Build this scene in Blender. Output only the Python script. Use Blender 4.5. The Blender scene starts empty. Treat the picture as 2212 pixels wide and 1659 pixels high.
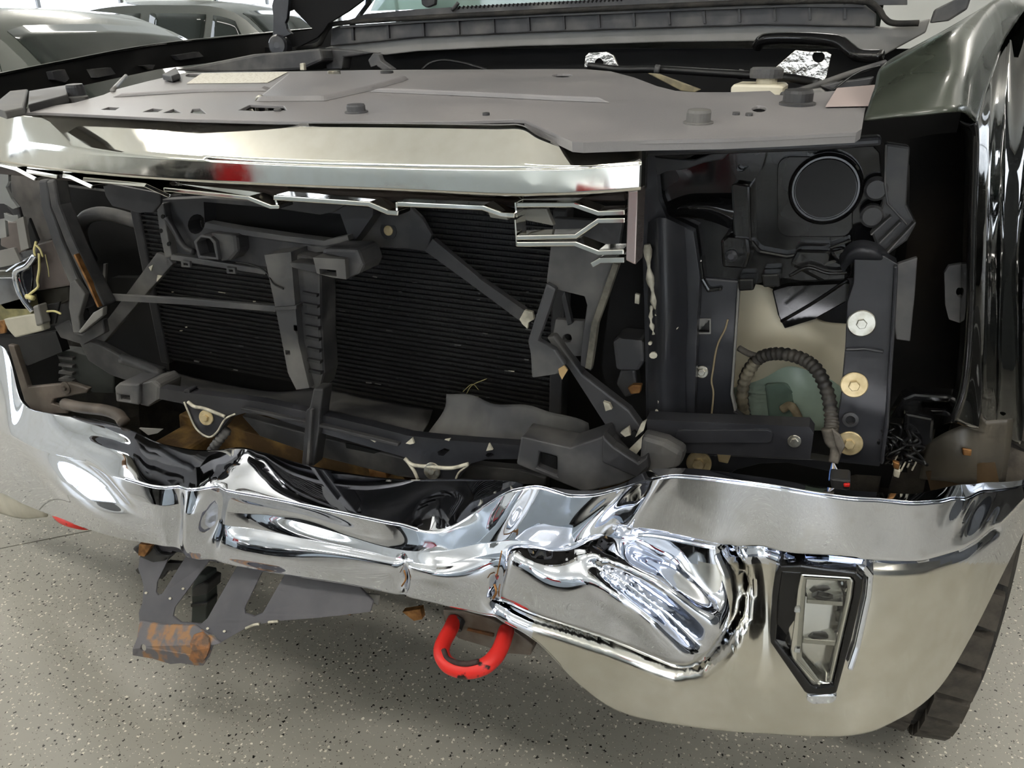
import bpy, bmesh, math, random
from mathutils import Vector, Matrix
from mathutils.geometry import tessellate_polygon
random.seed(7)
scene = bpy.context.scene
COL = scene.collection

# ------------------------------------------------------------------ camera
W, H, F = 2212.0, 1659.0, 1650.0
CAM = Vector((.74, -.74, 1.30))
YAW, PITCH = math.radians(22), math.radians(24)
FWD = Vector((-math.sin(YAW)*math.cos(PITCH), math.cos(YAW)*math.cos(PITCH), -math.sin(PITCH)))
RGT = Vector((math.cos(YAW), math.sin(YAW), 0)); UPV = RGT.cross(FWD)
cd = bpy.data.cameras.new('camera'); cam = bpy.data.objects.new('camera', cd); COL.objects.link(cam)
cd.sensor_width = 36.0; cd.lens = 36.0*F/W; cd.clip_start = .02
M3 = Matrix((RGT, UPV, -FWD)).transposed()
cam.matrix_world = Matrix.Translation(CAM) @ M3.to_4x4()
scene.camera = cam

# ------------------------------------------------------------------ world, exposure
wd = bpy.data.worlds.new('world'); scene.world = wd; wd.use_nodes = True
bg = wd.node_tree.nodes['Background']; bg.inputs[0].default_value = (.86, .93, 1, 1); bg.inputs[1].default_value = 4.0
scene.view_settings.view_transform = 'Standard'; scene.view_settings.look = 'None'
scene.view_settings.exposure = 0.32; scene.view_settings.gamma = 1.0
scene.view_settings.use_curve_mapping = False
scene.cycles.max_bounces = 6; scene.cycles.glossy_bounces = 4; scene.cycles.diffuse_bounces = 3
scene.cycles.transmission_bounces = 4; scene.cycles.transparent_max_bounces = 6
scene.cycles.caustics_reflective = False; scene.cycles.caustics_refractive = False; scene.cycles.blur_glossy = .6
scene.cycles.use_adaptive_sampling = True; scene.cycles.adaptive_threshold = .08; scene.cycles.adaptive_min_samples = 12
scene.cycles.use_light_tree = False; wd.cycles.sampling_method = 'NONE'
scene.cycles.sample_clamp_indirect = 8.0
LAMP_POWER = 17.0          # emission of the ceiling fixtures

# ------------------------------------------------------------------ materials
def lin(c):
    if isinstance(c, str): c = tuple(int(c[i:i+2], 16)/255 for i in (0, 2, 4))
    return tuple((x/12.92 if x <= .04045 else ((x+.055)/1.055)**2.4) for x in c)
MATS = {}
def mat(name, col, rough=.5, metal=0.0, c2=None, nscale=20, lo=.4, hi=.65, r2=None, bump=0, bscale=80,
        emit=None, estr=0, trans=0, ior=1.45, coat=0, spec=.5, alpha=1, detail=4):
    m = bpy.data.materials.new(name); m.use_nodes = True; nt = m.node_tree
    b = nt.nodes['Principled BSDF']
    b.inputs['Base Color'].default_value = (*lin(col), 1); b.inputs['Roughness'].default_value = rough
    b.inputs['Metallic'].default_value = metal; b.inputs['IOR'].default_value = ior
    b.inputs['Transmission Weight'].default_value = trans; b.inputs['Coat Weight'].default_value = coat
    b.inputs['Coat Roughness'].default_value = .03
    b.inputs['Specular IOR Level'].default_value = spec; b.inputs['Alpha'].default_value = alpha
    if emit: b.inputs['Emission Color'].default_value = (*lin(emit), 1); b.inputs['Emission Strength'].default_value = estr
    if c2 is not None or bump:
        tc = nt.nodes.new('ShaderNodeTexCoord')
    if c2 is not None:
        n = nt.nodes.new('ShaderNodeTexNoise'); n.inputs['Scale'].default_value = nscale; n.inputs['Detail'].default_value = detail
        nt.links.new(tc.outputs['Object'], n.inputs['Vector'])
        r = nt.nodes.new('ShaderNodeMapRange'); r.inputs[1].default_value = lo; r.inputs[2].default_value = hi
        nt.links.new(n.outputs['Fac'], r.inputs[0])
        mx = nt.nodes.new('ShaderNodeMix'); mx.data_type = 'RGBA'
        mx.inputs[6].default_value = (*lin(col), 1); mx.inputs[7].default_value = (*lin(c2), 1)
        nt.links.new(r.outputs[0], mx.inputs[0]); nt.links.new(mx.outputs[2], b.inputs['Base Color'])
        if r2 is not None:
            q = nt.nodes.new('ShaderNodeMapRange'); q.inputs[1].default_value = 0; q.inputs[2].default_value = 1
            q.inputs[3].default_value = rough; q.inputs[4].default_value = r2
            nt.links.new(r.outputs[0], q.inputs[0]); nt.links.new(q.outputs[0], b.inputs['Roughness'])
    if bump:
        n2 = nt.nodes.new('ShaderNodeTexNoise'); n2.inputs['Scale'].default_value = bscale; n2.inputs['Detail'].default_value = 3
        nt.links.new(tc.outputs['Object'], n2.inputs['Vector'])
        bp = nt.nodes.new('ShaderNodeBump'); bp.inputs['Strength'].default_value = bump; bp.inputs['Distance'].default_value = .004
        nt.links.new(n2.outputs['Fac'], bp.inputs['Height']); nt.links.new(bp.outputs[0], b.inputs['Normal'])
    MATS[name] = m
    return m
CHROME = mat('chrome', 'e4e9f6', .035, 1, c2='dadee6', nscale=60, lo=.55, hi=.8, r2=.12)
CHROME_D = mat('dusty_chrome', 'e2e1dc', .10, 1, c2='d6d3cb', nscale=26, lo=.35, hi=.8, r2=.30)
BARCH = mat('bright_plastic_chrome', 'e6e5e0', .05, 1, c2='dcdad2', nscale=40, lo=.4, hi=.8, r2=.13)
BLK = mat('black_plastic', '2c2c2e', .45, c2='4a4948', nscale=14, lo=.5, hi=.8, r2=.65)
BLK2 = mat('dusty_black_plastic', '3a3a3c', .5, c2='6a6865', nscale=11, lo=.45, hi=.75, r2=.75)
GREYP = mat('dusty_grey_plastic', '474749', .55, c2='74726e', nscale=9, lo=.42, hi=.72, r2=.8)
GLOSS = mat('gloss_black_plastic', '161617', .09, c2='232221', nscale=9, lo=.45, hi=.7, r2=.22)
PAINT = mat('black_paint', '070908', .03, coat=1.0, spec=.6)
STEELB = mat('black_painted_steel', '26272b', .28, c2='3c3c40', nscale=10, lo=.45, hi=.75, r2=.5)
COVER = mat('satin_grey_plastic', '7d7b7c', .42, c2='8a8787', nscale=7, lo=.4, hi=.7, r2=.5, bump=.08, bscale=420)
DARKP = mat('shade_black_plastic', '131314', .6, c2='1e1e1f', nscale=9)  # extra black for back panels, shade of the bay put into the colour
VOID = mat('void_shade_black', '060607', .9)  # near-black for holes and bay depths, their shade put into the colour
RUBBER = mat('rubber', '1d1c1b', .8, c2='35322e', nscale=30, bump=.3, bscale=200)
HOSE = mat('black_hose', '141415', .4)
LOOM = mat('corrugated_loom', '2a2826', .55, c2='4c4842', nscale=30)
TAPE = mat('grey_tape', '6b655d', .7, c2='4a453f', nscale=60)
ZINC = mat('zinc_bolt', 'b9b7ae', .35, 1, c2='8c8678', nscale=60)
YZINC = mat('yellow_zinc_bolt', 'cdbb93', .4, .55, c2='b3a078', nscale=70)
SEAL = mat('cream_sealant', 'cfcab8', .6, c2='9e998a', nscale=60)
TANK = mat('cream_plastic_tank', 'e6dcc2', .5, c2='d8cdb2', nscale=5)
TANKG = mat('green_plastic_tank', 'b4c8b8', .35, c2='a2b6a8', nscale=6)
RUST = mat('rusty_plate', '48474c', .5, c2='545357', nscale=12)
RUSTF = mat('rust', '7a4b25', .85, c2='3c2a1c', nscale=40, bump=.4)
BROWN = mat('rusty_frame', '5a4428', .8, c2='9a7a44', nscale=16, lo=.45, hi=.7, bump=.3)
RED = mat('red_paint', 'd22a24', .4, c2='b82019', nscale=30)
REDCHIP = mat('chipped_red_paint', 'd62c26', .42, c2='241a18', nscale=24, lo=.63, hi=.66)
COPPER = mat('copper_clip', 'a8794a', .5, .6, c2='7a552f', nscale=60)
CONDENS = mat('condenser_black', '0c0c0d', .45, c2='161616', nscale=60)
FOIL = mat('foil_heat_shield', 'c9c6c0', .25, 1, bump=.9, bscale=60)
WHITEP = mat('white_plastic', 'd8d2bf', .45, c2='c8c0a8', nscale=10)
LABEL = mat('paper_label', 'dcd8cc', .6, c2='b9b2a2', nscale=220, lo=.55, hi=.62)
GLASS = mat('clear_lens', 'f4f6f6', .02, trans=1.0, ior=1.45)
CLEARP = mat('clear_plastic', 'dfe2e0', .15, trans=.7, ior=1.4)
MIRROR = mat('lamp_reflector', 'c9cbcc', .08, 1)
GREYM = mat('grey_painted_metal', '84827f', .45, c2='75736f', nscale=8)
BEIGE = mat('light_valance_plastic', 'bdb9aa', .4, c2='a9a596', nscale=12)
BLUEW = mat('blue_wire', '4d6fb0', .4); WHITEW = mat('white_wire', 'd8d6d0', .4); TANW = mat('tan_wire', 'b9a27c', .4)
REDP = mat('red_plastic', 'd02622', .35)

# ------------------------------------------------------------------ geometry helpers
def ray(px, py): return FWD*F + RGT*(px-W/2) - UPV*(py-H/2)
YOFF = [0.0]
def P(px, py, Y):
    d = ray(px, py); return CAM + d*((Y+YOFF[0]-CAM.y)/d.y)
def mpp(px, py, Y):                 # metres per pixel at that point
    return (P(px, py, Y)-CAM).dot(FWD)/F
def p3(p, Y=None):
    if isinstance(p, Vector): return p
    return P(*p) if len(p) == 3 else P(p[0], p[1], Y)
def cat(a, b, c, d, t):
    return .5*((2*b)+(c-a)*t+(2*a-5*b+4*c-d)*t*t+(3*b-a-3*c+d)*t*t*t)
def spline(pts, n, closed=False):
    pts = [Vector(p) for p in pts]; m = len(pts); out = []
    segs = m if closed else m-1
    for i in range(segs):
        if closed: a, b, c, d = pts[i-1], pts[i], pts[(i+1) % m], pts[(i+2) % m]
        else:
            b, c = pts[i], pts[i+1]
            a = pts[i-1] if i else 2*b-c
            d = pts[i+2] if i+2 < m else 2*c-b
        for k in range(n): out.append(cat(a, b, c, d, k/n))
    if not closed: out.append(pts[-1].copy())
    return out
BASE = {}
def mk(name, verts, faces, m, parent=None, smooth=False, bevel=0, solid=0, sub=0, wn=False, bseg=2):
    me = bpy.data.meshes.new(name); me.from_pydata([tuple(v) for v in verts], [], faces)
    bm = bmesh.new(); bm.from_mesh(me); bmesh.ops.recalc_face_normals(bm, faces=bm.faces); bm.to_mesh(me); bm.free()
    o = bpy.data.objects.new(name, me); COL.objects.link(o)
    me.materials.append(m)
    if smooth: me.polygons.foreach_set('use_smooth', [True]*len(me.polygons))
    if solid:
        s = o.modifiers.new('thickness', 'SOLIDIFY'); s.thickness = solid; s.offset = -1
    if bevel:
        s = o.modifiers.new('bevel', 'BEVEL'); s.width = bevel; s.segments = bseg; s.limit_method = 'ANGLE'; s.angle_limit = math.radians(40)
        s.use_clamp_overlap = True
    if sub:
        s = o.modifiers.new('subdivision', 'SUBSURF'); s.levels = sub; s.render_levels = sub
    if parent is not None: setparent(o, parent)
    return o
def setparent(o, p):
    o.parent = p
    o.matrix_parent_inverse = BASE.get(p.name, Matrix.Identity(4))
def thing(name, label, cat_, loc=(0, 0, 0), rotz=0, group=None):
    o = bpy.data.objects.new(name, None); COL.objects.link(o); o.location = loc; o.rotation_euler = (0, 0, rotz)
    o.empty_display_size = .2
    o['label'] = label; o['category'] = cat_
    if group: o['group'] = group
    return o
def struct(o): o['kind'] = 'structure'; return o

def plate(name, pts, Y, th, m, parent, holes=(), bevel=.0015, dirv=None, label=None):
    """outline given in photo pixels at depth Y, extruded th metres into the truck"""
    loops = [list(pts)]+[list(h) for h in holes]
    l3 = [[p3(p, Y) for p in lp] for lp in loops]
    l2 = [[Vector((p[0], -p[1], 0)) for p in lp] for lp in loops]
    tris = tessellate_polygon(l2)
    fr = [v for lp in l3 for v in lp]; n = len(fr)
    dv = Vector(dirv) if dirv else Vector((0, 1, 0))
    verts = fr+[v+dv*th for v in fr]
    faces = [tuple(t) for t in tris]+[tuple(n+i for i in reversed(t)) for t in tris]
    k = 0
    for lp in l3:
        c = len(lp)
        for i in range(c):
            a, b = k+i, k+(i+1) % c
            faces.append((a, b, b+n, a+n))
        k += c
    o = mk(name, verts, faces, m, parent, bevel=min(bevel, th*.4) if bevel else 0)
    if label: o['label'] = label
    return o
def offset2(pts, w):
    L, Rr = [], []
    n = len(pts)
    for i, p in enumerate(pts):
        p = Vector(p[:2])
        ds = []
        if i: ds.append((p-Vector(pts[i-1][:2])).normalized())
        if i < n-1: ds.append((Vector(pts[i+1][:2])-p).normalized())
        d = sum(ds, Vector((0, 0)))
        d = d.normalized() if d.length > 1e-6 else ds[0]
        nn = Vector((-d.y, d.x)); k = 1/max(.5, nn.dot(Vector((-ds[0].y, ds[0].x))))
        L.append(p+nn*w*k/2); Rr.append(p-nn*w*k/2)
    return L, Rr
def ribbon(name, pts, w, Y, th, m, parent, bevel=.001, holes=()):
    L, Rr = offset2(pts, w)
    ys = [p[2] if len(p) == 3 else Y for p in pts]
    out = [(v.x, v.y, y) for v, y in zip(L, ys)]+[(v.x, v.y, y) for v, y in reversed(list(zip(Rr, ys)))]
    return plate(name, out, Y, th, m, parent, bevel=bevel, holes=holes)
def tube3(name, path, r, m, parent, seg=10, corr=0, rfun=None):
    verts, faces = [], []
    n = len(path); up = Vector((.13, .3, 1)).normalized()
    for i, p in enumerate(path):
        t = (path[min(i+1, n-1)]-path[max(i-1, 0)]).normalized()
        a = t.cross(up); a = a.normalized() if a.length > 1e-4 else Vector((1, 0, 0)); b = t.cross(a)
        rr = r*(rfun(i/(n-1)) if rfun else 1)
        if corr: rr *= 1.0 if (i//2) % 2 else .82
        for k in range(seg):
            an = 2*math.pi*k/seg; verts.append(p+(a*math.cos(an)+b*math.sin(an))*rr)
    for i in range(n-1):
        for k in range(seg):
            k2 = (k+1) % seg
            faces.append((i*seg+k, i*seg+k2, (i+1)*seg+k2, (i+1)*seg+k))
    faces.append(tuple(range(seg))); faces.append(tuple((n-1)*seg+k for k in reversed(range(seg))))
    return mk(name, verts, faces, m, parent, smooth=True)
def tube(name, pts, rpx, m, parent, Y=None, n=8, seg=10, corr=0, rfun=None):
    q = [p3(p, Y) for p in pts]
    mid = pts[len(pts)//2]; yy = mid[2] if len(mid) == 3 else Y
    return tube3(name, spline(q, n), rpx*mpp(mid[0], mid[1], yy), m, parent, seg, corr, rfun)
def grid(name, rows, m, parent, nu=6, nv=6, solid=0, smooth=True, fn=None, sharp=(), closed=False):
    """rows of control points (photo px,py,Y or Vector); smooth surface through them"""
    R3 = [[p3(p) for p in r] for r in rows]
    R3 = [spline(r, nu) for r in R3]
    nc = len(R3[0]); cols = []
    for j in range(nc):
        c = [r[j] for r in R3]
        if sharp:
            out = []; cuts = [0]+[s for s in sharp]+[len(c)-1]
            for a, b in zip(cuts[:-1], cuts[1:]):
                seg_ = spline(c[a:b+1], nv) if b > a else []
                out += seg_ if not out else seg_[1:]
            cols.append(out)
        else: cols.append(spline(c, nv))
    nr = len(cols[0])
    verts = [cols[j][i] for i in range(nr) for j in range(nc)]
    if fn: verts = [fn(v) for v in verts]
    faces = [(i*nc+j, i*nc+j+1, (i+1)*nc+j+1, (i+1)*nc+j) for i in range(nr-1) for j in range(nc-1)]
    return mk(name, verts, faces, m, parent, smooth=smooth, solid=solid)
def frame_of(nrm):
    n = Vector(nrm).normalized(); a = Vector((0, 0, 1)) if abs(n.z) < .9 else Vector((1, 0, 0))
    u = a.cross(n).normalized(); v = n.cross(u); return u, v, n
def lathe(name, c, nrm, prof, m, parent, seg=24, hexes=()):
    """profile [(radius, height)] turned about nrm at c"""
    u, v, n = frame_of(nrm); verts, faces = [], []
    for i, (r, h) in enumerate(prof):
        for k in range(seg):
            an = 2*math.pi*k/seg; verts.append(c+u*math.cos(an)*r+v*math.sin(an)*r+n*h)
    for i in range(len(prof)-1):
        for k in range(seg):
            k2 = (k+1) % seg
            faces.append((i*seg+k, i*seg+k2, (i+1)*seg+k2, (i+1)*seg+k))
    faces.append(tuple(range(seg))); faces.append(tuple((len(prof)-1)*seg+k for k in range(seg)))
    for (r, h0, h1) in hexes:
        b0 = len(verts)
        for h, rr in ((h0, r), (h1-.15*(h1-h0), r), (h1, r*.88)):
            for k in range(6):
                an = math.pi*k/3+.3; verts.append(c+u*math.cos(an)*rr+v*math.sin(an)*rr+n*h)
        for i in (0, 1):
            for k in range(6): faces.append((b0+i*6+k, b0+i*6+(k+1) % 6, b0+(i+1)*6+(k+1) % 6, b0+(i+1)*6+k))
        faces.append(tuple(b0+12+k for k in range(6)))
    return mk(name, verts, faces, m, parent)
def bolt(p, rpx, m, parent, hexr=.45, name='bolt', nrm=(0, -1, .12), th=.12):
    c = p3(p); r = rpx*mpp(*p)
    return lathe(name, c, nrm, [(r*.96, -.004), (r, 0), (r, r*th), (r*.93, r*(th+.06))], m, parent, 28, [(r*hexr, r*th, r*(th+.4))])
def boxv(name, lo, hi, m, parent, bevel=.003):
    x0, y0, z0 = lo; x1, y1, z1 = hi
    v = [(x, y, z) for x in (x0, x1) for y in (y0, y1) for z in (z0, z1)]
    f = [(0, 1, 3, 2), (4, 6, 7, 5), (0, 4, 5, 1), (2, 3, 7, 6), (0, 2, 6, 4), (1, 5, 7, 3)]
    return mk(name, v, f, m, parent, bevel=bevel)
def circ(cx, cy, rx, ry=None, n=20, rot=0):
    ry = ry or rx
    return [(cx+rx*math.cos(2*math.pi*k/n)*math.cos(rot)-ry*math.sin(2*math.pi*k/n)*math.sin(rot),
             cy+rx*math.cos(2*math.pi*k/n)*math.sin(rot)+ry*math.sin(2*math.pi*k/n)*math.cos(rot)) for k in range(n)]
# ================================================================== the room
RX0, RX1, RY0, RY1, RZ = -10.0, 7.0, -8.0, 11.0, 4.0
def floor_mat():
    m = bpy.data.materials.new('flecked_epoxy'); m.use_nodes = True; nt = m.node_tree; b = nt.nodes['Principled BSDF']
    tc = nt.nodes.new('ShaderNodeTexCoord')
    base = nt.nodes.new('ShaderNodeTexNoise'); base.inputs['Scale'].default_value = .9; base.inputs['Detail'].default_value = 3
    nt.links.new(tc.outputs['Object'], base.inputs['Vector'])
    bc = nt.nodes.new('ShaderNodeMix'); bc.data_type = 'RGBA'
    bc.inputs[6].default_value = (*lin('9d9b92'), 1); bc.inputs[7].default_value = (*lin('a8a59b'), 1)
    nt.links.new(base.outputs['Fac'], bc.inputs[0]); prev = bc.outputs[2]
    warp = nt.nodes.new('ShaderNodeTexNoise'); warp.inputs['Scale'].default_value = 220; nt.links.new(tc.outputs['Object'], warp.inputs['Vector'])
    wm = nt.nodes.new('ShaderNodeMix'); wm.data_type = 'RGBA'; wm.inputs[0].default_value = .008
    nt.links.new(tc.outputs['Object'], wm.inputs[6]); nt.links.new(warp.outputs['Color'], wm.inputs[7])
    for sc, thr, pick, col in ((115, .30, .82, 'e6e2d4'), (100, .27, .84, '24231f'), (210, .26, .78, '5c584e'), (190, .24, .80, 'd8d3c4')):
        v = nt.nodes.new('ShaderNodeTexVoronoi'); v.inputs['Scale'].default_value = sc
        nt.links.new(wm.outputs[2], v.inputs['Vector'])
        lt = nt.nodes.new('ShaderNodeMath'); lt.operation = 'LESS_THAN'; lt.inputs[1].default_value = thr
        nt.links.new(v.outputs['Distance'], lt.inputs[0])
        sp = nt.nodes.new('ShaderNodeSeparateColor'); nt.links.new(v.outputs['Color'], sp.inputs[0])
        gt = nt.nodes.new('ShaderNodeMath'); gt.operation = 'GREATER_THAN'; gt.inputs[1].default_value = pick
        nt.links.new(sp.outputs[0], gt.inputs[0])
        mu = nt.nodes.new('ShaderNodeMath'); mu.operation = 'MULTIPLY'
        nt.links.new(lt.outputs[0], mu.inputs[0]); nt.links.new(gt.outputs[0], mu.inputs[1])
        mx = nt.nodes.new('ShaderNodeMix'); mx.data_type = 'RGBA'; mx.inputs[7].default_value = (*lin(col), 1)
        nt.links.new(mu.outputs[0], mx.inputs[0]); nt.links.new(prev, mx.inputs[6]); prev = mx.outputs[2]
    nt.links.new(prev, b.inputs['Base Color']); b.inputs['Roughness'].default_value = .32
    b.inputs['Specular IOR Level'].default_value = .4
    return m
FLOOR = floor_mat()
WALLM = mat('wall_paint', 'cfcfca', .7, c2='c8c8c2', nscale=2)
WALLD = mat('reflection_dark_wall', '4f5152', .6, c2='484a4b', nscale=2)  # right wall darkened so the glossy fender mirrors something dark
CEILM = mat('ceiling_paint', 'e2e1da', .8, c2='dddcd4', nscale=2)
JOINT = mat('joint_filler', '4a473f', .8)
def pz(px, py, z=0.0):
    d = ray(px, py); return CAM + d*((z-CAM.z)/d.z)
fl = struct(boxv('floor', (RX0, RY0, -.12), (RX1, RY1, -.006), JOINT, None, bevel=0))
ja, jb = pz(0, 1185), pz(272, 1131)
jd = (jb-ja).normalized(); jn = Vector((-jd.y, jd.x, 0))
def slab(side):
    # rectangle clipped by the joint line
    pts = [Vector((RX0, RY0, 0)), Vector((RX1, RY0, 0)), Vector((RX1, RY1, 0)), Vector((RX0, RY1, 0))]
    out = []; off = .0025
    f = lambda p: side*((p-ja).dot(jn))-off
    for i in range(4):
        a, b = pts[i], pts[(i+1) % 4]; fa, fb = f(a), f(b)
        if fa >= 0: out.append(a)
        if fa*fb < 0: out.append(a+(b-a)*(fa/(fa-fb)))
    n = len(out)
    v = out+[p-Vector((0, 0, .006)) for p in out]
    fc = [tuple(range(n)), tuple(range(2*n-1, n-1, -1))]+[(i, (i+1) % n, n+(i+1) % n, n+i) for i in range(n)]
    return mk('floor_slab', v, fc, FLOOR, fl)
slab(1); slab(-1)
struct(boxv('ceiling', (RX0, RY0, RZ), (RX1, RY1, RZ+.12), CEILM, None, bevel=0))
FRAME = mat('window_frame_metal', '6e6f70', .4, .6)
PANE = bpy.data.materials.new('window_glass'); PANE.use_nodes = True
_nt = PANE.node_tree; _nt.nodes.remove(_nt.nodes['Principled BSDF'])
_t = _nt.nodes.new('ShaderNodeBsdfTransparent'); _g = _nt.nodes.new('ShaderNodeBsdfGlossy'); _g.inputs['Roughness'].default_value = .02
_m = _nt.nodes.new('ShaderNodeMixShader'); _m.inputs[0].default_value = .06
_nt.links.new(_t.outputs[0], _m.inputs[1]); _nt.links.new(_g.outputs[0], _m.inputs[2]); _nt.links.new(_m.outputs[0], _nt.nodes['Material Output'].inputs[0])
WN = [0]
def wall(name, axis, pos, a0, a1, openings):
    """wall along an axis with openings (u0,u1,z0,z1); one mesh of boxes, windows beside it"""
    verts, faces = [], []
    def bx(u0, u1, z0, z1, p0=pos, p1=None, vs=verts, fs=faces):
        p1 = p0+(.16 if pos > 0 else -.16) if p1 is None else p1
        k = len(vs)
        for u in (u0, u1):
            for q in (p0, p1):
                for z in (z0, z1): vs.append((u, q, z) if axis == 'x' else (q, u, z))
        for f in ((0, 1, 3, 2), (4, 6, 7, 5), (0, 4, 5, 1), (2, 3, 7, 6), (0, 2, 6, 4), (1, 5, 7, 3)): fs.append(tuple(k+i for i in f))
    if not openings: bx(a0, a1, 0, RZ)
    else:
        u = a0
        for (u0, u1, z0, z1) in openings:
            bx(u, u0, 0, RZ); bx(u0, u1, 0, z0); bx(u0, u1, z1, RZ); u = u1
            WN[0] += 1
            s = .05; q = pos+(.08 if pos > 0 else -.08)
            V, Fc = [], []
            for (c0, c1, d0, d1) in ((u0, u0+s, z0, z1), (u1-s, u1, z0, z1), (u0, u1, z0, z0+s), (u0, u1, z1-s, z1),
                                     ((u0+u1)/2-s/2, (u0+u1)/2+s/2, z0, z1)):
                bx(c0, c1, d0, d1, q-.02, q+.02, V, Fc)
            w = struct(mk('window_%d' % WN[0], V, Fc, FRAME))
            for h0, h1 in ((u0+s, (u0+u1)/2-s/2), ((u0+u1)/2+s/2, u1-s)):
                V, Fc = [], []; bx(h0, h1, z0+s, z1-s, q-.003, q+.003, V, Fc); mk('pane', V, Fc, PANE, w)
        bx(u, a1, 0, RZ)
    return struct(mk(name, verts, faces, WALLD if name == 'wall_right' else WALLM))
wall('wall_back', 'x', RY1, RX0, RX1, [(-9.6, -7.4, 1.1, 3.5), (-7.1, -4.9, 1.1, 3.5), (-4.6, -2.4, 1.1, 3.5), (-2.1, .1, 1.1, 3.5)])
wall('wall_left', 'y', RX0, RY0, RY1, [(-3.5, -1.2, .9, 3.2), (3, 6, .9, 3.4), (6.5, 9.5, .9, 3.4)])
wall('wall_right', 'y', RX1, RY0, RY1, [(4.5, 7.5, .6, 3.0)])
wall('wall_front', 'x', RY0, RX0, RX1, [(-8.5, -5.2, .5, 3.3), (-4.6, -1.3, .5, 3.3), (-.7, 2.6, .5, 3.3), (3.2, 6.5, .5, 3.3)])  # unseen windows added behind the camera as frontal fill light
LEDM = mat('lamp_diffuser', 'ffffff', .5, emit='fffaf2', estr=LAMP_POWER)
HOUSM = mat('lamp_housing', 'c9c9c7', .4)
lab = {}
LX, LY = (-6.4, -3.0, .3, 3.6), (-5.0, -1.2, 1.8, 5.4)
wx = ('far left', 'middle left', 'middle right', 'far right'); wy = ('farthest behind the photographer', 'just before the truck', 'over the truck', 'over the parked cars')
for i, x in enumerate(LX):
    for j, y in enumerate(LY):
        t = thing('ceiling_light', 'long white ceiling light, %s row, %s' % (wx[i], wy[j]), 'light', (x, y, RZ), 0, 'ceiling lights')
        Fc = [(0, 1, 3, 2), (4, 6, 7, 5), (0, 4, 5, 1), (2, 3, 7, 6), (0, 2, 6, 4), (1, 5, 7, 3)]
        mk('housing', [(a, b, c) for a in (-.78, .78) for b in (-.05, .05) for c in (-.50, -.45)], Fc, HOUSM, t)
        mk('diffuser', [(a, b, c) for a in (-.75, .75) for b in (-.12, .12) for c in (-.61, -.50)], Fc, LEDM, t)
        for a0 in (-.6, .6): mk('hanger', [(a, b, c) for a in (a0-.008, a0+.008) for b in (-.008, .008) for c in (-.45, 0)], Fc, HOUSM, t)

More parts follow.
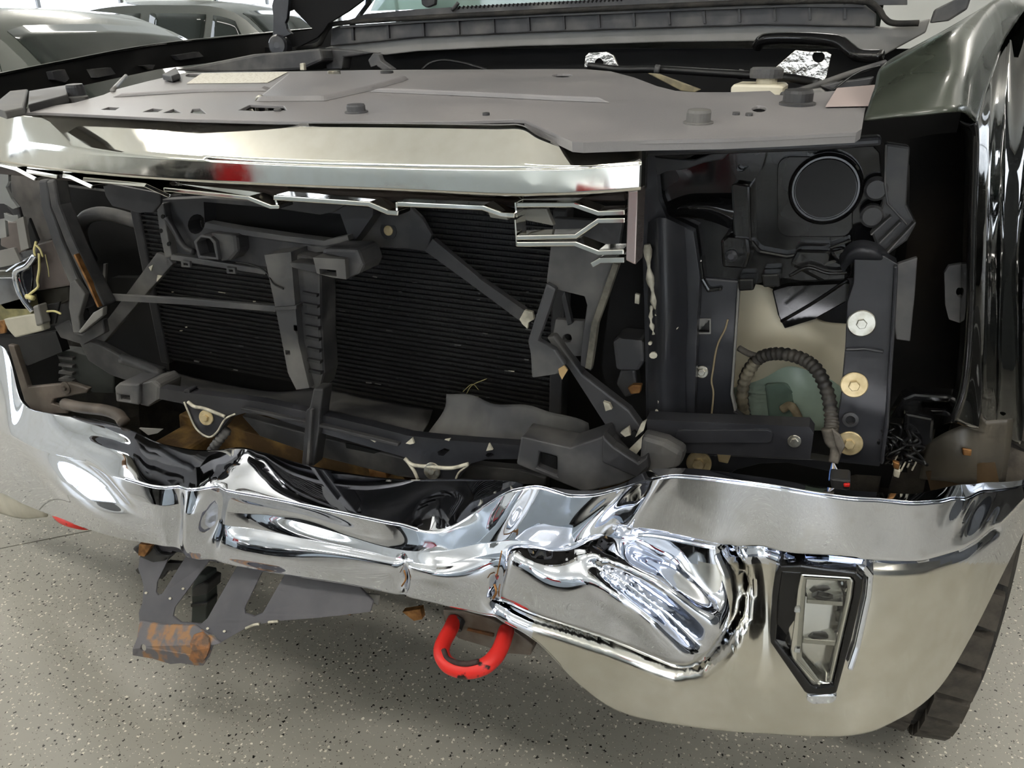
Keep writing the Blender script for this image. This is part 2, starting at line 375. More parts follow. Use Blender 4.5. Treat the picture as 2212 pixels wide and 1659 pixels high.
# ================================================================== parked cars
CARGLASS = mat('car_glass', '151b19', .04, spec=.4)
TYRE = mat('tyre_rubber', '1b1b1b', .75); RIM = mat('alloy_rim', 'a6a8aa', .3, 1)
TRIMC = mat('bright_window_trim', 'c9c9c6', .2, 1)
TAILR = mat('tail_lamp_red', 'a00c12', .12, coat=1); TAILW = mat('tail_lamp_clear', 'd6d8d8', .1, coat=1)
def car(name, label, loc, rotz, paint, st, Wd, cuts, rear_window=True, lamps=True, badge=False):
    """st: stations (y, half width factor, z sill, z belt, z roof, roof half width factor), y from the front bumper (0) back"""
    t = thing(name, label, 'car', loc, rotz)
    hw = Wd/2; rings = []
    for (y, wf, zs, zb, zr, rf) in st:
        w = hw*wf; r = hw*rf
        half = [(w*.90, zs), (w*.985, zs+.12), (w, zs+(zb-zs)*.55), (w*.985, zb-.07), (w*.95, zb), (r, zr-(.05 if zr > zb+.2 else .01)), (r*.72, zr), (0, zr+.015)]
        rings.append([Vector((-x, y, z)) for x, z in half]+[Vector((x, y, z)) for x, z in reversed(half[:-1])])
    n = len(rings[0]); fine = []
    cols = [spline([rg[k] for rg in rings], 5) for k in range(n)]
    m_ = len(cols[0]); verts = [cols[k][i] for i in range(m_) for k in range(n)]
    faces = [(i*n+k, i*n+k+1, (i+1)*n+k+1, (i+1)*n+k) for i in range(m_-1) for k in range(n-1)]
    faces += [tuple(range(n)), tuple((m_-1)*n+k for k in range(n))]
    b = mk('body', verts, faces, paint, t, smooth=True)
    e = b.modifiers.new('e', 'EDGE_SPLIT'); e.split_angle = math.radians(38)
    def S(u, k):       # u station coordinate, k fractional ring index
        def at(i, kk):
            a = int(math.floor(kk)); a = min(a, n-2); f = kk-a; return cols[a][i]*(1-f)+cols[a+1][i]*f
        i = u*5; a = min(int(i), m_-2); f = i-a
        return at(a, k)*(1-f)+at(a+1, k)*f
    def patch(nm, quad, mm, off=.006, nn=6, par=t):
        vs, fs = [], []
        for i in range(nn+1):
            for j in range(nn+1):
                a, c = i/nn, j/nn
                u = (quad[0][0]*(1-a)+quad[1][0]*a)*(1-c)+(quad[3][0]*(1-a)+quad[2][0]*a)*c
                k = (quad[0][1]*(1-a)+quad[1][1]*a)*(1-c)+(quad[3][1]*(1-a)+quad[2][1]*a)*c
                p = S(u, k); q1 = S(min(u+.05, len(st)-1), k)-S(max(u-.05, 0), k); q2 = S(u, k+.05 if k < n-1.1 else k)-S(u, k-.05)
                nr = q1.cross(q2); nr = nr.normalized() if nr.length > 1e-9 else Vector((0, 0, 1))
                c0 = Vector((0, p.y, .6))
                if nr.dot(p-c0) < 0: nr = -nr
                vs.append(p+nr*off)
        for i in range(nn):
            for j in range(nn): fs.append((i*(nn+1)+j, (i+1)*(nn+1)+j, (i+1)*(nn+1)+j+1, i*(nn+1)+j+1))
        return mk(nm, vs, fs, mm, par, smooth=True, solid=.004)
    for nm, q, mm in cuts: patch(nm, q, mm)
    L = st[-1][0]
    for sx in (-1, 1):
        for yy in (st[0][0]+.85, L-.85):
            c = Vector((sx*(hw-.11), yy, .33))
            w = lathe('wheel', c, (sx, 0, 0), [(.20, -.1), (.31, -.11), (.33, -.09), (.33, .09), (.31, .11), (.22, .115)], TYRE, t, 28)
            lathe('rim', c, (sx, 0, 0), [(.215, .09), (.215, .118), (.19, .112), (.06, .10), (.05, .12)], RIM, w, 20)
    return t, S, patch
SUVP = mat('grey_car_paint', '3f423e', .25, .3, coat=.6)
SEDP = mat('green_grey_car_paint', '3a3f3a', .25, .3, coat=.6)
SILV = mat('silver_blue_car_paint', 'c6d2da', .22, .1, coat=1)
BLKC = mat('car_black_trim', '131414', .4)
# indices on a ring: 4 belt, 5 roof edge, 6..8 roof, 9 roof edge, 10 belt (n = 15)
sed = [(0, .80, .25, .62, .66, .70), (.35, .97, .2, .78, .82, .80), (1.15, 1, .2, .90, .96, .80), (1.95, 1, .2, .95, 1.42, .66), (2.6, 1, .2, .96, 1.47, .66), (3.4, 1, .2, .98, 1.40, .64), (4.25, .98, .22, 1.0, 1.05, .74), (4.75, .86, .3, .92, .96, .7)]
car('parked_sedan', 'dark green-grey sedan at far left, seen through its windshield, beyond the truck', (0, 0, 0), 0, SEDP, sed, 1.85,
    [('windshield', [(2.12, 5.3), (2.12, 8.7), (2.9, 8.6), (2.9, 5.4)], CARGLASS),
     ('side_window', [(2.35, 4.15), (3.0, 4.12), (3.0, 4.85), (2.85, 4.85)], CARGLASS), ('side_window', [(3.05, 4.12), (3.95, 4.12), (3.85, 4.85), (3.05, 4.85)], CARGLASS),
     ('side_window', [(4.02, 4.12), (4.7, 4.12), (4.45, 4.8), (3.95, 4.85)], CARGLASS),
     ('side_window', [(2.35, 9.85), (3.0, 9.88), (3.0, 9.15), (2.85, 9.15)], CARGLASS), ('side_window', [(3.05, 9.88), (3.95, 9.88), (3.85, 9.15), (3.05, 9.15)], CARGLASS),
     ('side_window', [(4.02, 9.88), (4.7, 9.88), (4.45, 9.2), (3.95, 9.15)], CARGLASS),
     ('window_trim', [(2.3, 9.98), (4.8, 9.98), (4.8, 9.93), (2.3, 9.93)], TRIMC)])
bpy.data.objects['parked_sedan'].location = (-1.35, 2.75, 0); bpy.data.objects['parked_sedan'].rotation_euler = (0, 0, math.radians(88))
suv = [(0, .82, .3, .80, .84, .72), (.3, .97, .25, .98, 1.02, .82), (1.1, 1, .25, 1.08, 1.14, .82), (1.85, 1, .25, 1.10, 1.66, .70), (2.7, 1, .25, 1.12, 1.74, .70), (3.7, 1, .25, 1.14, 1.72, .69), (4.45, .98, .28, 1.16, 1.56, .66), (4.75, .9, .35, 1.05, 1.12, .72)]
def suvwin(k0, k1):
    return [('side_window', [(2.5, k0), (3.3, k0), (3.3, k1), (2.95, k1)], CARGLASS), ('side_window', [(3.42, k0), (4.25, k0), (4.25, k1), (3.42, k1)], CARGLASS),
            ('side_window', [(4.38, k0), (5.3, k0), (5.1, k1), (4.38, k1)], CARGLASS)]
car('parked_suv', 'grey station wagon with bright window trim parked against the windows at top left', (0, 0, 0), 0, SUVP, suv, 1.9,
    [('windshield', [(2.1, 5.3), (2.1, 8.7), (2.92, 8.6), (2.92, 5.4)], CARGLASS)]+suvwin(4.12, 4.85)+suvwin(9.88, 9.15) +
    [('window_trim', [(2.4, 9.99), (5.35, 9.99), (5.35, 9.93), (2.4, 9.93)], TRIMC), ('window_trim', [(3.0, 9.13), (5.15, 9.13), (5.15, 9.07), (3.0, 9.07)], TRIMC)])
bpy.data.objects['parked_suv'].location = (-3.6, 7.3, 0); bpy.data.objects['parked_suv'].rotation_euler = (0, 0, math.radians(92))
# car standing behind the photographer, mirrored in the chrome
hat = [(0, .82, .25, .66, .70, .72), (.35, .97, .2, .82, .86, .82), (1.1, 1, .2, .95, 1.0, .82), (1.9, 1, .2, .98, 1.50, .68), (2.8, 1, .2, 1.0, 1.56, .68), (3.6, 1, .2, 1.02, 1.52, .68), (3.95, .99, .25, 1.04, 1.30, .72), (4.2, .96, .3, 1.09, 1.11, .84), (4.28, .93, .34, 1.03, 1.05, .84)]
tc_, S_, patch_ = car('silver_hatchback', 'pale silver-blue car with red tail lamps, seen only mirrored in the chrome', (0, 0, 0), 0, SILV, hat, 1.86,
    [('rear_window', [(5.25, 5.5), (5.25, 8.5), (6.55, 8.6), (6.55, 5.4)], CARGLASS), ('windshield', [(2.1, 5.3), (2.1, 8.7), (2.92, 8.6), (2.92, 5.4)], CARGLASS)]+suvwin(4.12, 4.85)+suvwin(9.88, 9.15))
ho = bpy.data.objects['silver_hatchback']; ho.location = (-.62, -1.25, 0); ho.rotation_euler = (0, 0, math.radians(2))
ho.location.y -= 4.30; ho.location.x += .3
def hbox(nm, x0, x1, z0, z1, y, th, m, par=None):
    V = [(a, b, c) for a in (x0, x1) for b in (y, y+th) for c in (z0, z1)]
    return mk(nm, V, [(0, 1, 3, 2), (4, 6, 7, 5), (0, 4, 5, 1), (2, 3, 7, 6), (0, 2, 6, 4), (1, 5, 7, 3)], m, par or tc_, bevel=.01)
for sx in (-1, 1):
    a, b2 = sorted((sx*.70, sx*.92))
    tl = hbox('tail_lamp', a, b2, .80, 1.06, 4.20, .10, TAILR)
    c0, c1 = sorted((sx*.72, sx*.90)); hbox('reverse_lens', c0, c1, .82, .88, 4.297, .012, TAILW, tl)
hbox('rear_bumper', -.86, .86, .34, .66, 4.18, .14, SILV); hbox('lower_trim', -.78, .78, .26, .34, 4.2, .13, BLKC)
hbox('number_plate_recess', -.27, .27, .70, .84, 4.255, .02, BLKC)
bd = hbox('badge', -.12, .12, .945, 1.0, 4.285, .006, BLKC)
mk_ = [Vector((-.10+.2*k/16, 4.296, .972+.014*math.sin(k*1.5))) for k in range(17)]
tube3('badge_relief', spline(mk_, 3), .006, TRIMC, bd, 6)
tube3('badge_rim', spline([Vector((-.12, 4.293, 1.0)), Vector((.12, 4.293, 1.0)), Vector((.10, 4.293, .955)), Vector((0, 4.293, .944)), Vector((-.10, 4.293, .955))], 2, closed=True), .004, TRIMC, bd, 6)

DKP = mat('black_car_paint', '0b0c0e', .08, coat=1)
def tails(par, y, z0, z1):
    for sx in (-1, 1):
        a, b2 = sorted((sx*.60, sx*.88)); V = [(p, q, r) for p in (a, b2) for q in (y, y+.09) for r in (z0, z1)]
        mk('tail_lamp', V, [(0, 1, 3, 2), (4, 6, 7, 5), (0, 4, 5, 1), (2, 3, 7, 6), (0, 2, 6, 4), (1, 5, 7, 3)], TAILR, par, bevel=.01)
for nm, lb, st_, loc, rot in (('black_sedan', 'black sedan parked left of the silver-blue car, seen only mirrored in the chrome', sed, (-3.05, -6.1, 0), 3), ('added_black_wagon', 'unseen black wagon added right of the truck to darken the reflection in its fender', suv, (2.95, 1.1, 0), 0)):  # the wagon is added out of view to darken fender reflections
    tt, _s, _p = car(nm, lb, loc, math.radians(rot), DKP, st_, 1.86, [('rear_window', [(5.1, 5.5), (5.1, 8.5), (6.0, 8.6), (6.0, 5.4)], CARGLASS), ('windshield', [(2.12, 5.3), (2.12, 8.7), (2.9, 8.6), (2.9, 5.4)], CARGLASS)]+suvwin(4.12, 4.85)+suvwin(9.88, 9.15))
    tails(tt, st_[-1][0]-.10, .74, .90)
# ================================================================== the truck
TRUCK = thing('pickup_truck', 'wrecked black pickup truck with crumpled chrome front bumper and its hood open', 'pickup truck', (0, 1.0, 0))
BASE['pickup_truck'] = Matrix.Translation((0, -1.0, 0))
T = TRUCK
def pix(v):
    d = v-CAM; z = d.dot(FWD); return W/2+F*d.dot(RGT)/z, H/2-F*d.dot(UPV)/z
def gauss(px, py, cx, cy, rx, ry, rot=0):
    c, s = math.cos(rot), math.sin(rot); dx, dy = px-cx, py-cy
    a, b = (dx*c+dy*s)/rx, (-dx*s+dy*c)/ry
    return math.exp(-(a*a+b*b))
def sstep(a, b, x):
    t = max(0, min(1, (x-a)/(b-a))); return t*t*(3-2*t)
# ---------------------------------------------------------------- front bumper
R0 = [(-95, 655, .50), (8, 745, .40), (48, 866, .325), (110, 893, .282), (190, 903, .275), (275, 926, .24), (335, 955, .22), (400, 970, .208), (460, 974, .20), (525, 967, .20), (570, 978, .20), (650, 1003, .20), (760, 1025, .20), (870, 1037, .20), (1000, 1037, .19), (1125, 1043, .145), (1240, 1062, .138), (1335, 1055, .122), (1410, 1018, .11), (1500, 1016, .10), (1650, 1035, .10), (1800, 1058, .115), (1960, 1070, .15), (2060, 1052, .20), (2125, 1045, .27), (2200, 1040, .36), (2245, 1020, .48)]
R1 = [(-95, 890, .42), (0, 930, .30), (45, 950, .26), (110, 977, .21), (200, 1012, .15), (270, 1035, .115), (335, 1054, .10), (395, 1056, .10), (445, 1054, .105), (520, 1070, .105), (580, 1081, .105), (660, 1096, .105), (770, 1116, .105), (862, 1134, .105), (960, 1147, .10), (1122, 1053, .120), (1238, 1071, .122), (1334, 1063, .104), (1425, 1030, .062), (1500, 1030, .051), (1650, 1048, .051), (1800, 1072, .064), (1960, 1086, .102), (2060, 1078, .161), (2130, 1062, .24), (2202, 1052, .335), (2247, 1030, .47)]
R2 = [(-95, 960, 0.412), (0, 975, 0.292), (45, 995, 0.252), (110, 1020, 0.202), (200, 1052, 0.142), (270, 1073, 0.107), (335, 1090, 0.09), (385, 1096, 0.09), (438, 1100, 0.1), (512, 1112, 0.118), (572, 1122, 0.118), (652, 1142, 0.112), (760, 1166, 0.105), (852, 1186, 0.095), (950, 1192, 0.085), (1075, 1168, 0.095), (1215, 1168, 0.105), (1322, 1134, 0.09), (1395, 1142, 0.06), (1500, 1160, 0.05), (1640, 1190, 0.05), (1800, 1205, 0.062), (1960, 1210, 0.1), (2060, 1192, 0.155), (2135, 1150, 0.225), (2206, 1078, 0.33), (2249, 1040, 0.47)]
R2b = [(-95, 985, 0.41), (0, 995, 0.29), (45, 1015, 0.25), (110, 1040, 0.2), (200, 1074, 0.14), (272, 1097, 0.105), (335, 1114, 0.092), (387, 1122, 0.093), (437, 1128, 0.102), (516, 1138, 0.122), (576, 1148, 0.12), (652, 1165, 0.11), (760, 1185, 0.1), (855, 1205, 0.088), (955, 1215, 0.075), (1078, 1195, 0.085), (1210, 1195, 0.1), (1320, 1160, 0.088), (1395, 1152, 0.09), (1500, 1170, 0.08), (1640, 1200, 0.08), (1800, 1215, 0.092), (1960, 1220, 0.13), (2057, 1202, 0.185), (2132, 1160, 0.243), (2203, 1088, 0.348), (2248, 1045, 0.472)]
R3 = [(-95, 1010, 0.412), (0, 1022, 0.292), (45, 1042, 0.252), (110, 1066, 0.202), (200, 1100, 0.142), (278, 1126, 0.107), (340, 1144, 0.1), (392, 1152, 0.1), (437, 1158, 0.105), (520, 1168, 0.112), (580, 1178, 0.108), (650, 1192, 0.1), (760, 1210, 0.09), (860, 1228, 0.078), (960, 1242, 0.066), (1080, 1240, 0.075), (1190, 1270, 0.085), (1290, 1310, 0.08), (1380, 1345, 0.07), (1500, 1370, 0.062), (1640, 1395, 0.062), (1790, 1405, 0.075), (1930, 1392, 0.115), (2025, 1350, 0.17), (2100, 1280, 0.24), (2180, 1165, 0.345), (2244, 1062, 0.475)]
R4 = [(-95, 1040, 0.434), (0, 1063, 0.314), (45, 1084, 0.274), (110, 1111, 0.224), (200, 1144, 0.164), (290, 1165, 0.129), (350, 1177, 0.11), (400, 1189, 0.108), (440, 1202, 0.108), (520, 1221, 0.108), (580, 1232, 0.104), (650, 1243, 0.098), (760, 1261, 0.09), (860, 1282, 0.08), (960, 1305, 0.072), (1070, 1335, 0.075), (1160, 1384, 0.085), (1250, 1474, 0.09), (1340, 1535, 0.095), (1470, 1564, 0.095), (1640, 1583, 0.095), (1830, 1588, 0.115), (1935, 1553, 0.145), (2022, 1488, 0.19), (2092, 1378, 0.255), (2168, 1228, 0.35), (2238, 1090, 0.48)]
R5 = [(x, y-14, Y+.07) for x, y, Y in R4]
TROUGH = [(1066, 1296), (1110, 1320), (1150, 1338), (1230, 1364), (1330, 1398), (1420, 1436), (1465, 1451), (1515, 1444), (1562, 1406), (1594, 1352), (1602, 1300), (1594, 1245), (1570, 1195)]
CREASE = [(1600, 1196), (1700, 1214), (1850, 1224), (1990, 1222), (2080, 1196), (2150, 1148)]
def pdist(px, py, pl):
    m = 1e9
    for (ax, ay), (bx, by) in zip(pl[:-1], pl[1:]):
        dx, dy = bx-ax, by-ay; t = max(0, min(1, ((px-ax)*dx+(py-ay)*dy)/(dx*dx+dy*dy)))
        m = min(m, math.hypot(px-ax-t*dx, py-ay-t*dy))
    return m
def bump_fn(v):
    px, py = pix(v)
    d = 0.0
    if 1000 < px < 1680 and 1150 < py < 1520: d += .030*math.exp(-(pdist(px, py, TROUGH)/12)**2)
    if 1560 < px < 2200 and 1120 < py < 1270: d += .010*math.exp(-(pdist(px, py, CREASE)/9)**2)
    # slanting flutes in the passenger corner, shaped to give dark and pale reflection bands
    if px < 330: d += -.016*gauss(px, py, 165, 1055, 26, 120, -.876) + .014*gauss(px, py, 215, 1045, 22, 110, -.876) - .006*gauss(px, py, 262, 1060, 16, 60, -.7)
    # vertical pinched fold left of the plate recess
    d += -.020*gauss(px, py, 424, 1125, 24, 85) + .018*gauss(px, py, 462, 1115, 16, 70) + .014*gauss(px, py, 380, 1125, 18, 60)
    d += -.010*gauss(px, py, 520, 1000, 40, 22, -.5) - .010*gauss(px, py, 475, 1035, 30, 16, -.3)
    # long dished dent below the crest
    d += .020*gauss(px, py, 620, 1120, 150, 26, .24) - .010*gauss(px, py, 560, 1195, 150, 26, .2)
    # pinches in the lower lip
    d += .016*gauss(px, py, 872, 1250, 9, 30) - .010*gauss(px, py, 960, 1235, 70, 26, .1)
    d += .020*gauss(px, py, 1070, 1285, 16, 40)
    # bent ridges and furrow in the upper band
    d += -.008*gauss(px, py, 1105, 1095, 18, 90, .55) + .003*gauss(px, py, 1010, 1100, 50, 26, .1)
    d += .012*gauss(px, py, 1310, 1100, 24, 90, .85) - .006*gauss(px, py, 1400, 1080, 18, 80, .6)
    # pocket beside the fog lamp
    d += .034*gauss(px, py, 1645, 1335, 48, 135, -.05) + .020*gauss(px, py, 1770, 1350, 110, 150)
    # ripples in the far corner
    d += .008*math.sin(px*.10+py*.05)*gauss(px, py, 2100, 1110, 50, 45) + .006*math.sin(py*.14-px*.05)*gauss(px, py, 230, 960, 45, 26)
    d += .004*math.sin(px*.03+1)*gauss(px, py, 1900, 1130, 80, 60)
    return v+Vector((0, d, 0))
BUMP = grid('front_bumper', [R0, R1, R2, R2b, R3, R4, R5], CHROME, T, nu=16, nv=26, fn=bump_fn, sharp=(1, 2, 3, 5))
BUMP['label'] = 'dented chrome bumper shell'
es = BUMP.modifiers.new('split', 'EDGE_SPLIT'); es.split_angle = math.radians(50); es.use_edge_sharp = False
so = BUMP.modifiers.new('thickness', 'SOLIDIFY'); so.thickness = .002; so.offset = -1
# dusty lower part of the same shell
BUMP.data.materials.append(CHROME_D)
for p in BUMP.data.polygons:
    px, py = pix(p.center)
    if (px > 1150 and py > 1215 + .0*(px-1150)): p.material_index = 1

# torn and folded flap at the driver side of the plate recess
AP = (1248, 1203)
OUT = [(1068, 1290), (1075, 1235), (1088, 1182), (1130, 1172), (1180, 1180), (1225, 1176), (1275, 1150), (1330, 1134), (1400, 1140), (1470, 1152), (1525, 1170), (1560, 1205), (1585, 1255), (1592, 1310), (1585, 1350), (1555, 1400), (1510, 1436), (1465, 1443), (1420, 1428), (1330, 1390), (1230, 1356), (1150, 1330), (1095, 1305)]
import numpy as np
CP = [(1075, 1200, .045), (1090, 1185, .05), (1078, 1280, .035), (1140, 1215, .033), (1130, 1300, .030), (1200, 1260, .029), (1230, 1345, .028), (1280, 1310, .027), (1330, 1385, .026), (1360, 1360, .026), (1420, 1425, .028),
      (1150, 1178, .062), (1190, 1183, .070), (1225, 1178, .075), (1246, 1203, .056), (1090, 1240, .036)]
def along(pts, step=22):
    for a, b in zip(pts[:-1], pts[1:]):
        n = max(1, int(math.hypot(b[0]-a[0], b[1]-a[1])/step))
        for k in range(n): CP.append(tuple(a[j]+(b[j]-a[j])*k/n for j in range(3)))
    CP.append(pts[-1])
along([(1268, 1220, .046), (1340, 1272, .020), (1420, 1338, .014), (1488, 1412, .018)])       # fold over the flat sheet
along([(1285, 1222, .048), (1360, 1268, .040), (1440, 1328, .042), (1512, 1398, .040)])       # furrow
along([(1275, 1207, .050), (1350, 1235, .032), (1440, 1285, .024), (1545, 1362, .030)])       # second fold
along([(1275, 1178, .068), (1350, 1188, .066), (1440, 1220, .064), (1530, 1290, .060)], 30)   # hollow
along([(1275, 1152, .092), (1335, 1138, .102), (1400, 1144, .098), (1475, 1156, .090), (1530, 1180, .080), (1570, 1230, .070), (1590, 1300, .060), (1565, 1385, .045)], 30)
def rbf_fit(cp, smooth=60.):
    A = np.array(cp); n = len(A); X = A[:, :2]/100.
    d = np.linalg.norm(X[:, None]-X[None], axis=2); K = np.where(d > 0, d*d*np.log(d+1e-9), 0)+np.eye(n)*smooth*1e-5
    Pm = np.c_[np.ones(n), X]; M = np.block([[K, Pm], [Pm.T, np.zeros((3, 3))]])
    w = np.linalg.solve(M, np.r_[A[:, 2], 0, 0, 0])
    def f(x, y):
        q = np.array([x, y])/100.; r = np.linalg.norm(X-q, axis=1); k = np.where(r > 0, r*r*np.log(r+1e-9), 0)
        return float(k@w[:n]+w[n]+w[n+1]*q[0]+w[n+2]*q[1])
    return f
def flap():
    ns = 22; cl = spline([Vector((x, y, 0)) for x, y in OUT], 7, closed=True); n = len(cl); f = rbf_fit(CP)
    verts, faces = [], []
    C0 = (1310, 1265)
    for i in range(ns+1):
        s = .02+.98*i/ns
        for p in cl:
            x, y = C0[0]+(p.x-C0[0])*s, C0[1]+(p.y-C0[1])*s
            e = max(0, (s-.90)/.10)
            verts.append(P(x, y, f(x, y)+.045*e*e))
    for i in range(ns):
        for k in range(n):
            k2 = (k+1) % n; faces.append((i*n+k, i*n+k2, (i+1)*n+k2, (i+1)*n+k))
    faces.append(tuple(reversed(range(n))))
    o = mk('folded_flap', verts, faces, CHROME, BUMP, smooth=True)
    o['label'] = 'folded chrome flap with fanned creases'
    return o
flap()
# rust-orange split in the lip and the seam at the pinches
tube('tear_edge', [(1068, 1262, .06), (1072, 1278, .055), (1066, 1292, .06)], 3, COPPER, BUMP, n=4, seg=6)
tube('tear_edge', [(873, 1232, .07), (877, 1250, .068), (868, 1266, .07)], 2, COPPER, BUMP, n=4, seg=6)
tube('tear_edge', [(1084, 1190, .05), (1078, 1220, .05), (1073, 1245, .05)], 1.5, COPPER, BUMP, n=4, seg=6)

# ---------------------------------------------------------------- chrome header bar of the grille
G1 = [(-80, 300, .16), (0, 308, .085), (110, 319, .055), (240, 332, .036), (400, 342, .024), (600, 352, .018), (850, 360, .015), (1050, 363, .015), (1125, 363, .015), (1170, 363, .016), (1240, 361, .017), (1310, 357, .019), (1386, 352, .022)]
G0 = [(x, y, b[2]+dy) for (x, y, dy), b in zip([(-80, 232, .016), (0, 241, .016), (100, 246, .018), (230, 252, .024), (400, 260, .032), (600, 266, .038), (850, 268, .038), (1060, 271, .038), (1125, 272, .038), (1165, 295, .03), (1240, 321, .022), (1310, 318, .024), (1386, 313, .026)], G1)]
G2 = [(x, y, b[2]-.001) for (x, y), b in zip([(-80, 338), (0, 350), (110, 366), (240, 379), (400, 391), (600, 401), (850, 411), (1050, 421), (1125, 423), (1170, 422), (1240, 420), (1310, 416), (1384, 410)], G1)]
G3 = [(x, y+7, Y+.05) for x, y, Y in G2]
G00 = [(x, y-3, Y+.03) for x, y, Y in G0]
HB = grid('grille_header_bar', [G00, G0, G1, G2, G3], BARCH, T, nu=10, nv=8, sharp=(1, 2, 3))
HB['label'] = 'wide chrome grille header bar'
es = HB.modifiers.new('split', 'EDGE_SPLIT'); es.split_angle = math.radians(35)
so = HB.modifiers.new('thickness', 'SOLIDIFY'); so.thickness = .003; so.offset = -1
plate('end_cap', [(1386, 312, .06), (1391, 318, .115), (1389, 412, .12), (1384, 411, .066)], .08, .02, GLOSS, HB, bevel=0)

# ---------------------------------------------------------------- satin cover over the radiator
ca, cb = P(700, 262, .062), P(1000, 150, .62)
KZ = (cb.z-ca.z)/(cb.y-ca.y); Z0 = ca.z-KZ*ca.y
def PC(px, py, up=0.0):             # a point of the cover's sloping plane
    d = ray(px, py); t = (Z0+up+KZ*CAM.y-CAM.z)/(d.z-KZ*d.y); return CAM+d*t
NC = Vector((0, -KZ, 1)).normalized()
def cplate(name, pts, th, m, parent, up=0.0, bevel=.002, holes=()):
    """flat piece lying on the cover, top at height up above it, th thick downwards"""
    l2 = [[Vector((p[0], -p[1], 0)) for p in lp] for lp in [pts]+list(holes)]
    l3 = [[PC(p[0], p[1], up) for p in lp] for lp in [pts]+list(holes)]
    tris = tessellate_polygon(l2); fr = [v for lp in l3 for v in lp]; n = len(fr)
    faces = [tuple(t) for t in tris]+[tuple(n+i for i in reversed(t)) for t in tris]; k = 0
    for lp in l3:
        for i in range(len(lp)): a, b = k+i, k+(i+1) % len(lp); faces.append((a, b, b+n, a+n))
        k += len(lp)
    return mk(name, fr+[v-NC*th for v in fr], faces, m, parent, bevel=bevel)
COUT = [(-40, 246), (20, 238), (90, 231), (160, 222), (222, 205), (250, 193), (320, 175), (395, 158), (500, 155), (640, 154), (800, 151), (1000, 150), (1180, 149), (1262, 149), (1320, 154), (1370, 167), (1420, 186), (1460, 196), (1500, 199), (1580, 199), (1664, 196), (1675, 205), (1700, 206), (1760, 200), (1800, 196), (1880, 190), (1868, 240), (1862, 278), (1850, 286), (1700, 294), (1560, 300), (1400, 303), (1252, 307), (1230, 303), (1190, 285), (1132, 259), (1110, 258), (1000, 261), (850, 263), (600, 262), (400, 257), (230, 249), (100, 243), (0, 243)]
latch = [(515, 238), (540, 226), (612, 228), (620, 238), (560, 240)]
slots = [[(218, 237), (235, 231), (258, 232), (248, 238)], [(308, 242), (330, 234), (352, 236), (340, 242)], [(352, 244), (375, 235), (392, 244)], [(412, 244), (416, 235), (432, 234), (446, 246)]]
holes_ = [circ(1215, 163, 22, 4, 12), circ(418, 163, 18, 4, 12), circ(1640, 235, 16, 7, 14)]
CV = cplate('radiator_cover', COUT, .004, COVER, T, bevel=.0012, holes=[latch]+slots+holes_)
CV['label'] = 'satin grey plastic radiator cover'
# front lip of the cover, folded down
LIPP = [(1132, 259), (1190, 285), (1236, 306), (1260, 308), (1400, 303), (1560, 300), (1700, 294), (1850, 286), (1862, 278)]
def lip():
    a = [PC(x, y) for x, y in LIPP]; vs = a+[v+Vector((0, .002, -.010)) for v in a]; n = len(a)
    return mk('front_lip', vs, [(i, i+1, n+i+1, n+i) for i in range(n-1)], COVER, CV, solid=.003)
lip()
# raised centre plateau and its sloped shoulder
def raised(name, pts, h, m, parent, inset=.86):
    base = [PC(x, y, .0005) for x, y in pts]; c = sum(base, Vector())/len(base)
    top = [c+(v-c)*inset+NC*h for v in base]; n = len(pts)
    l2 = [Vector((p[0], -p[1], 0)) for p in pts]
    fs = [tuple(n+i for i in t) for t in tessellate_polygon([l2])]+[(i, (i+1) % n, n+(i+1) % n, n+i) for i in range(n)]
    return mk(name, base+top, fs, m, parent, bevel=.004)
raised('raised_panel', [(552, 219), (588, 190), (618, 166), (700, 166), (884, 170), (870, 176), (800, 196), (700, 218)], .006, COVER, CV, .95)
raised('raised_rib', [(790, 198), (900, 199), (1100, 201), (1220, 202), (1322, 222), (1200, 217), (1000, 207)], .006, COVER, CV, .9)
raised('raised_rib', [(240, 210), (300, 194), (480, 192), (588, 190), (580, 196), (420, 199)], .004, COVER, CV, .9)
LB = cplate('warning_label', [(403, 180), (436, 158), (622, 155), (578, 178)], .0006, LABEL, CV, up=.0012, bevel=0)
cplate('warning_label', [(1783, 230), (1808, 190), (1890, 183), (1884, 228)], .0006, mat('pinkish_label', 'b3a5a2', .5), CV, up=.0022, bevel=0)
def knob(px, py, rpx, h, m, parent, name, up=0.0):
    c = PC(px, py, up); r = rpx*(c-CAM).dot(FWD)/F
    return lathe(name, c, NC, [(r*.98, -.01), (r, 0), (r, h*.8), (r*.92, h), (r*.3, h*1.04)], m, parent, 24)
for (x, y, r, h) in ((770, 243, 20, .010), (1508, 266, 26, .014)):
    k = knob(x, y, r, h, GREYP, CV, 'push_clip'); knob(x, y, r*1.25, .002, GREYP, k, 'clip_collar')
k = knob(1722, 224, 31, .016, BLK, CV, 'rubber_bump_stop'); knob(1722, 226, 38, .003, BLK2, k, 'stop_collar')
k = knob(168, 212, 18, .02, BLK, CV, 'rubber_bump_stop'); knob(168, 214, 22, .004, BLK2, k, 'stop_collar')
knob(722, 160, 14, .006, ZINC, CV, 'push_clip'); knob(836, 158, 14, .004, BLK, CV, 'push_clip')
for x, y in ((600, 240), (1050, 249), (1590, 248), (1618, 250)): knob(x, y, 8, .003, BLK2, CV, 'push_clip')
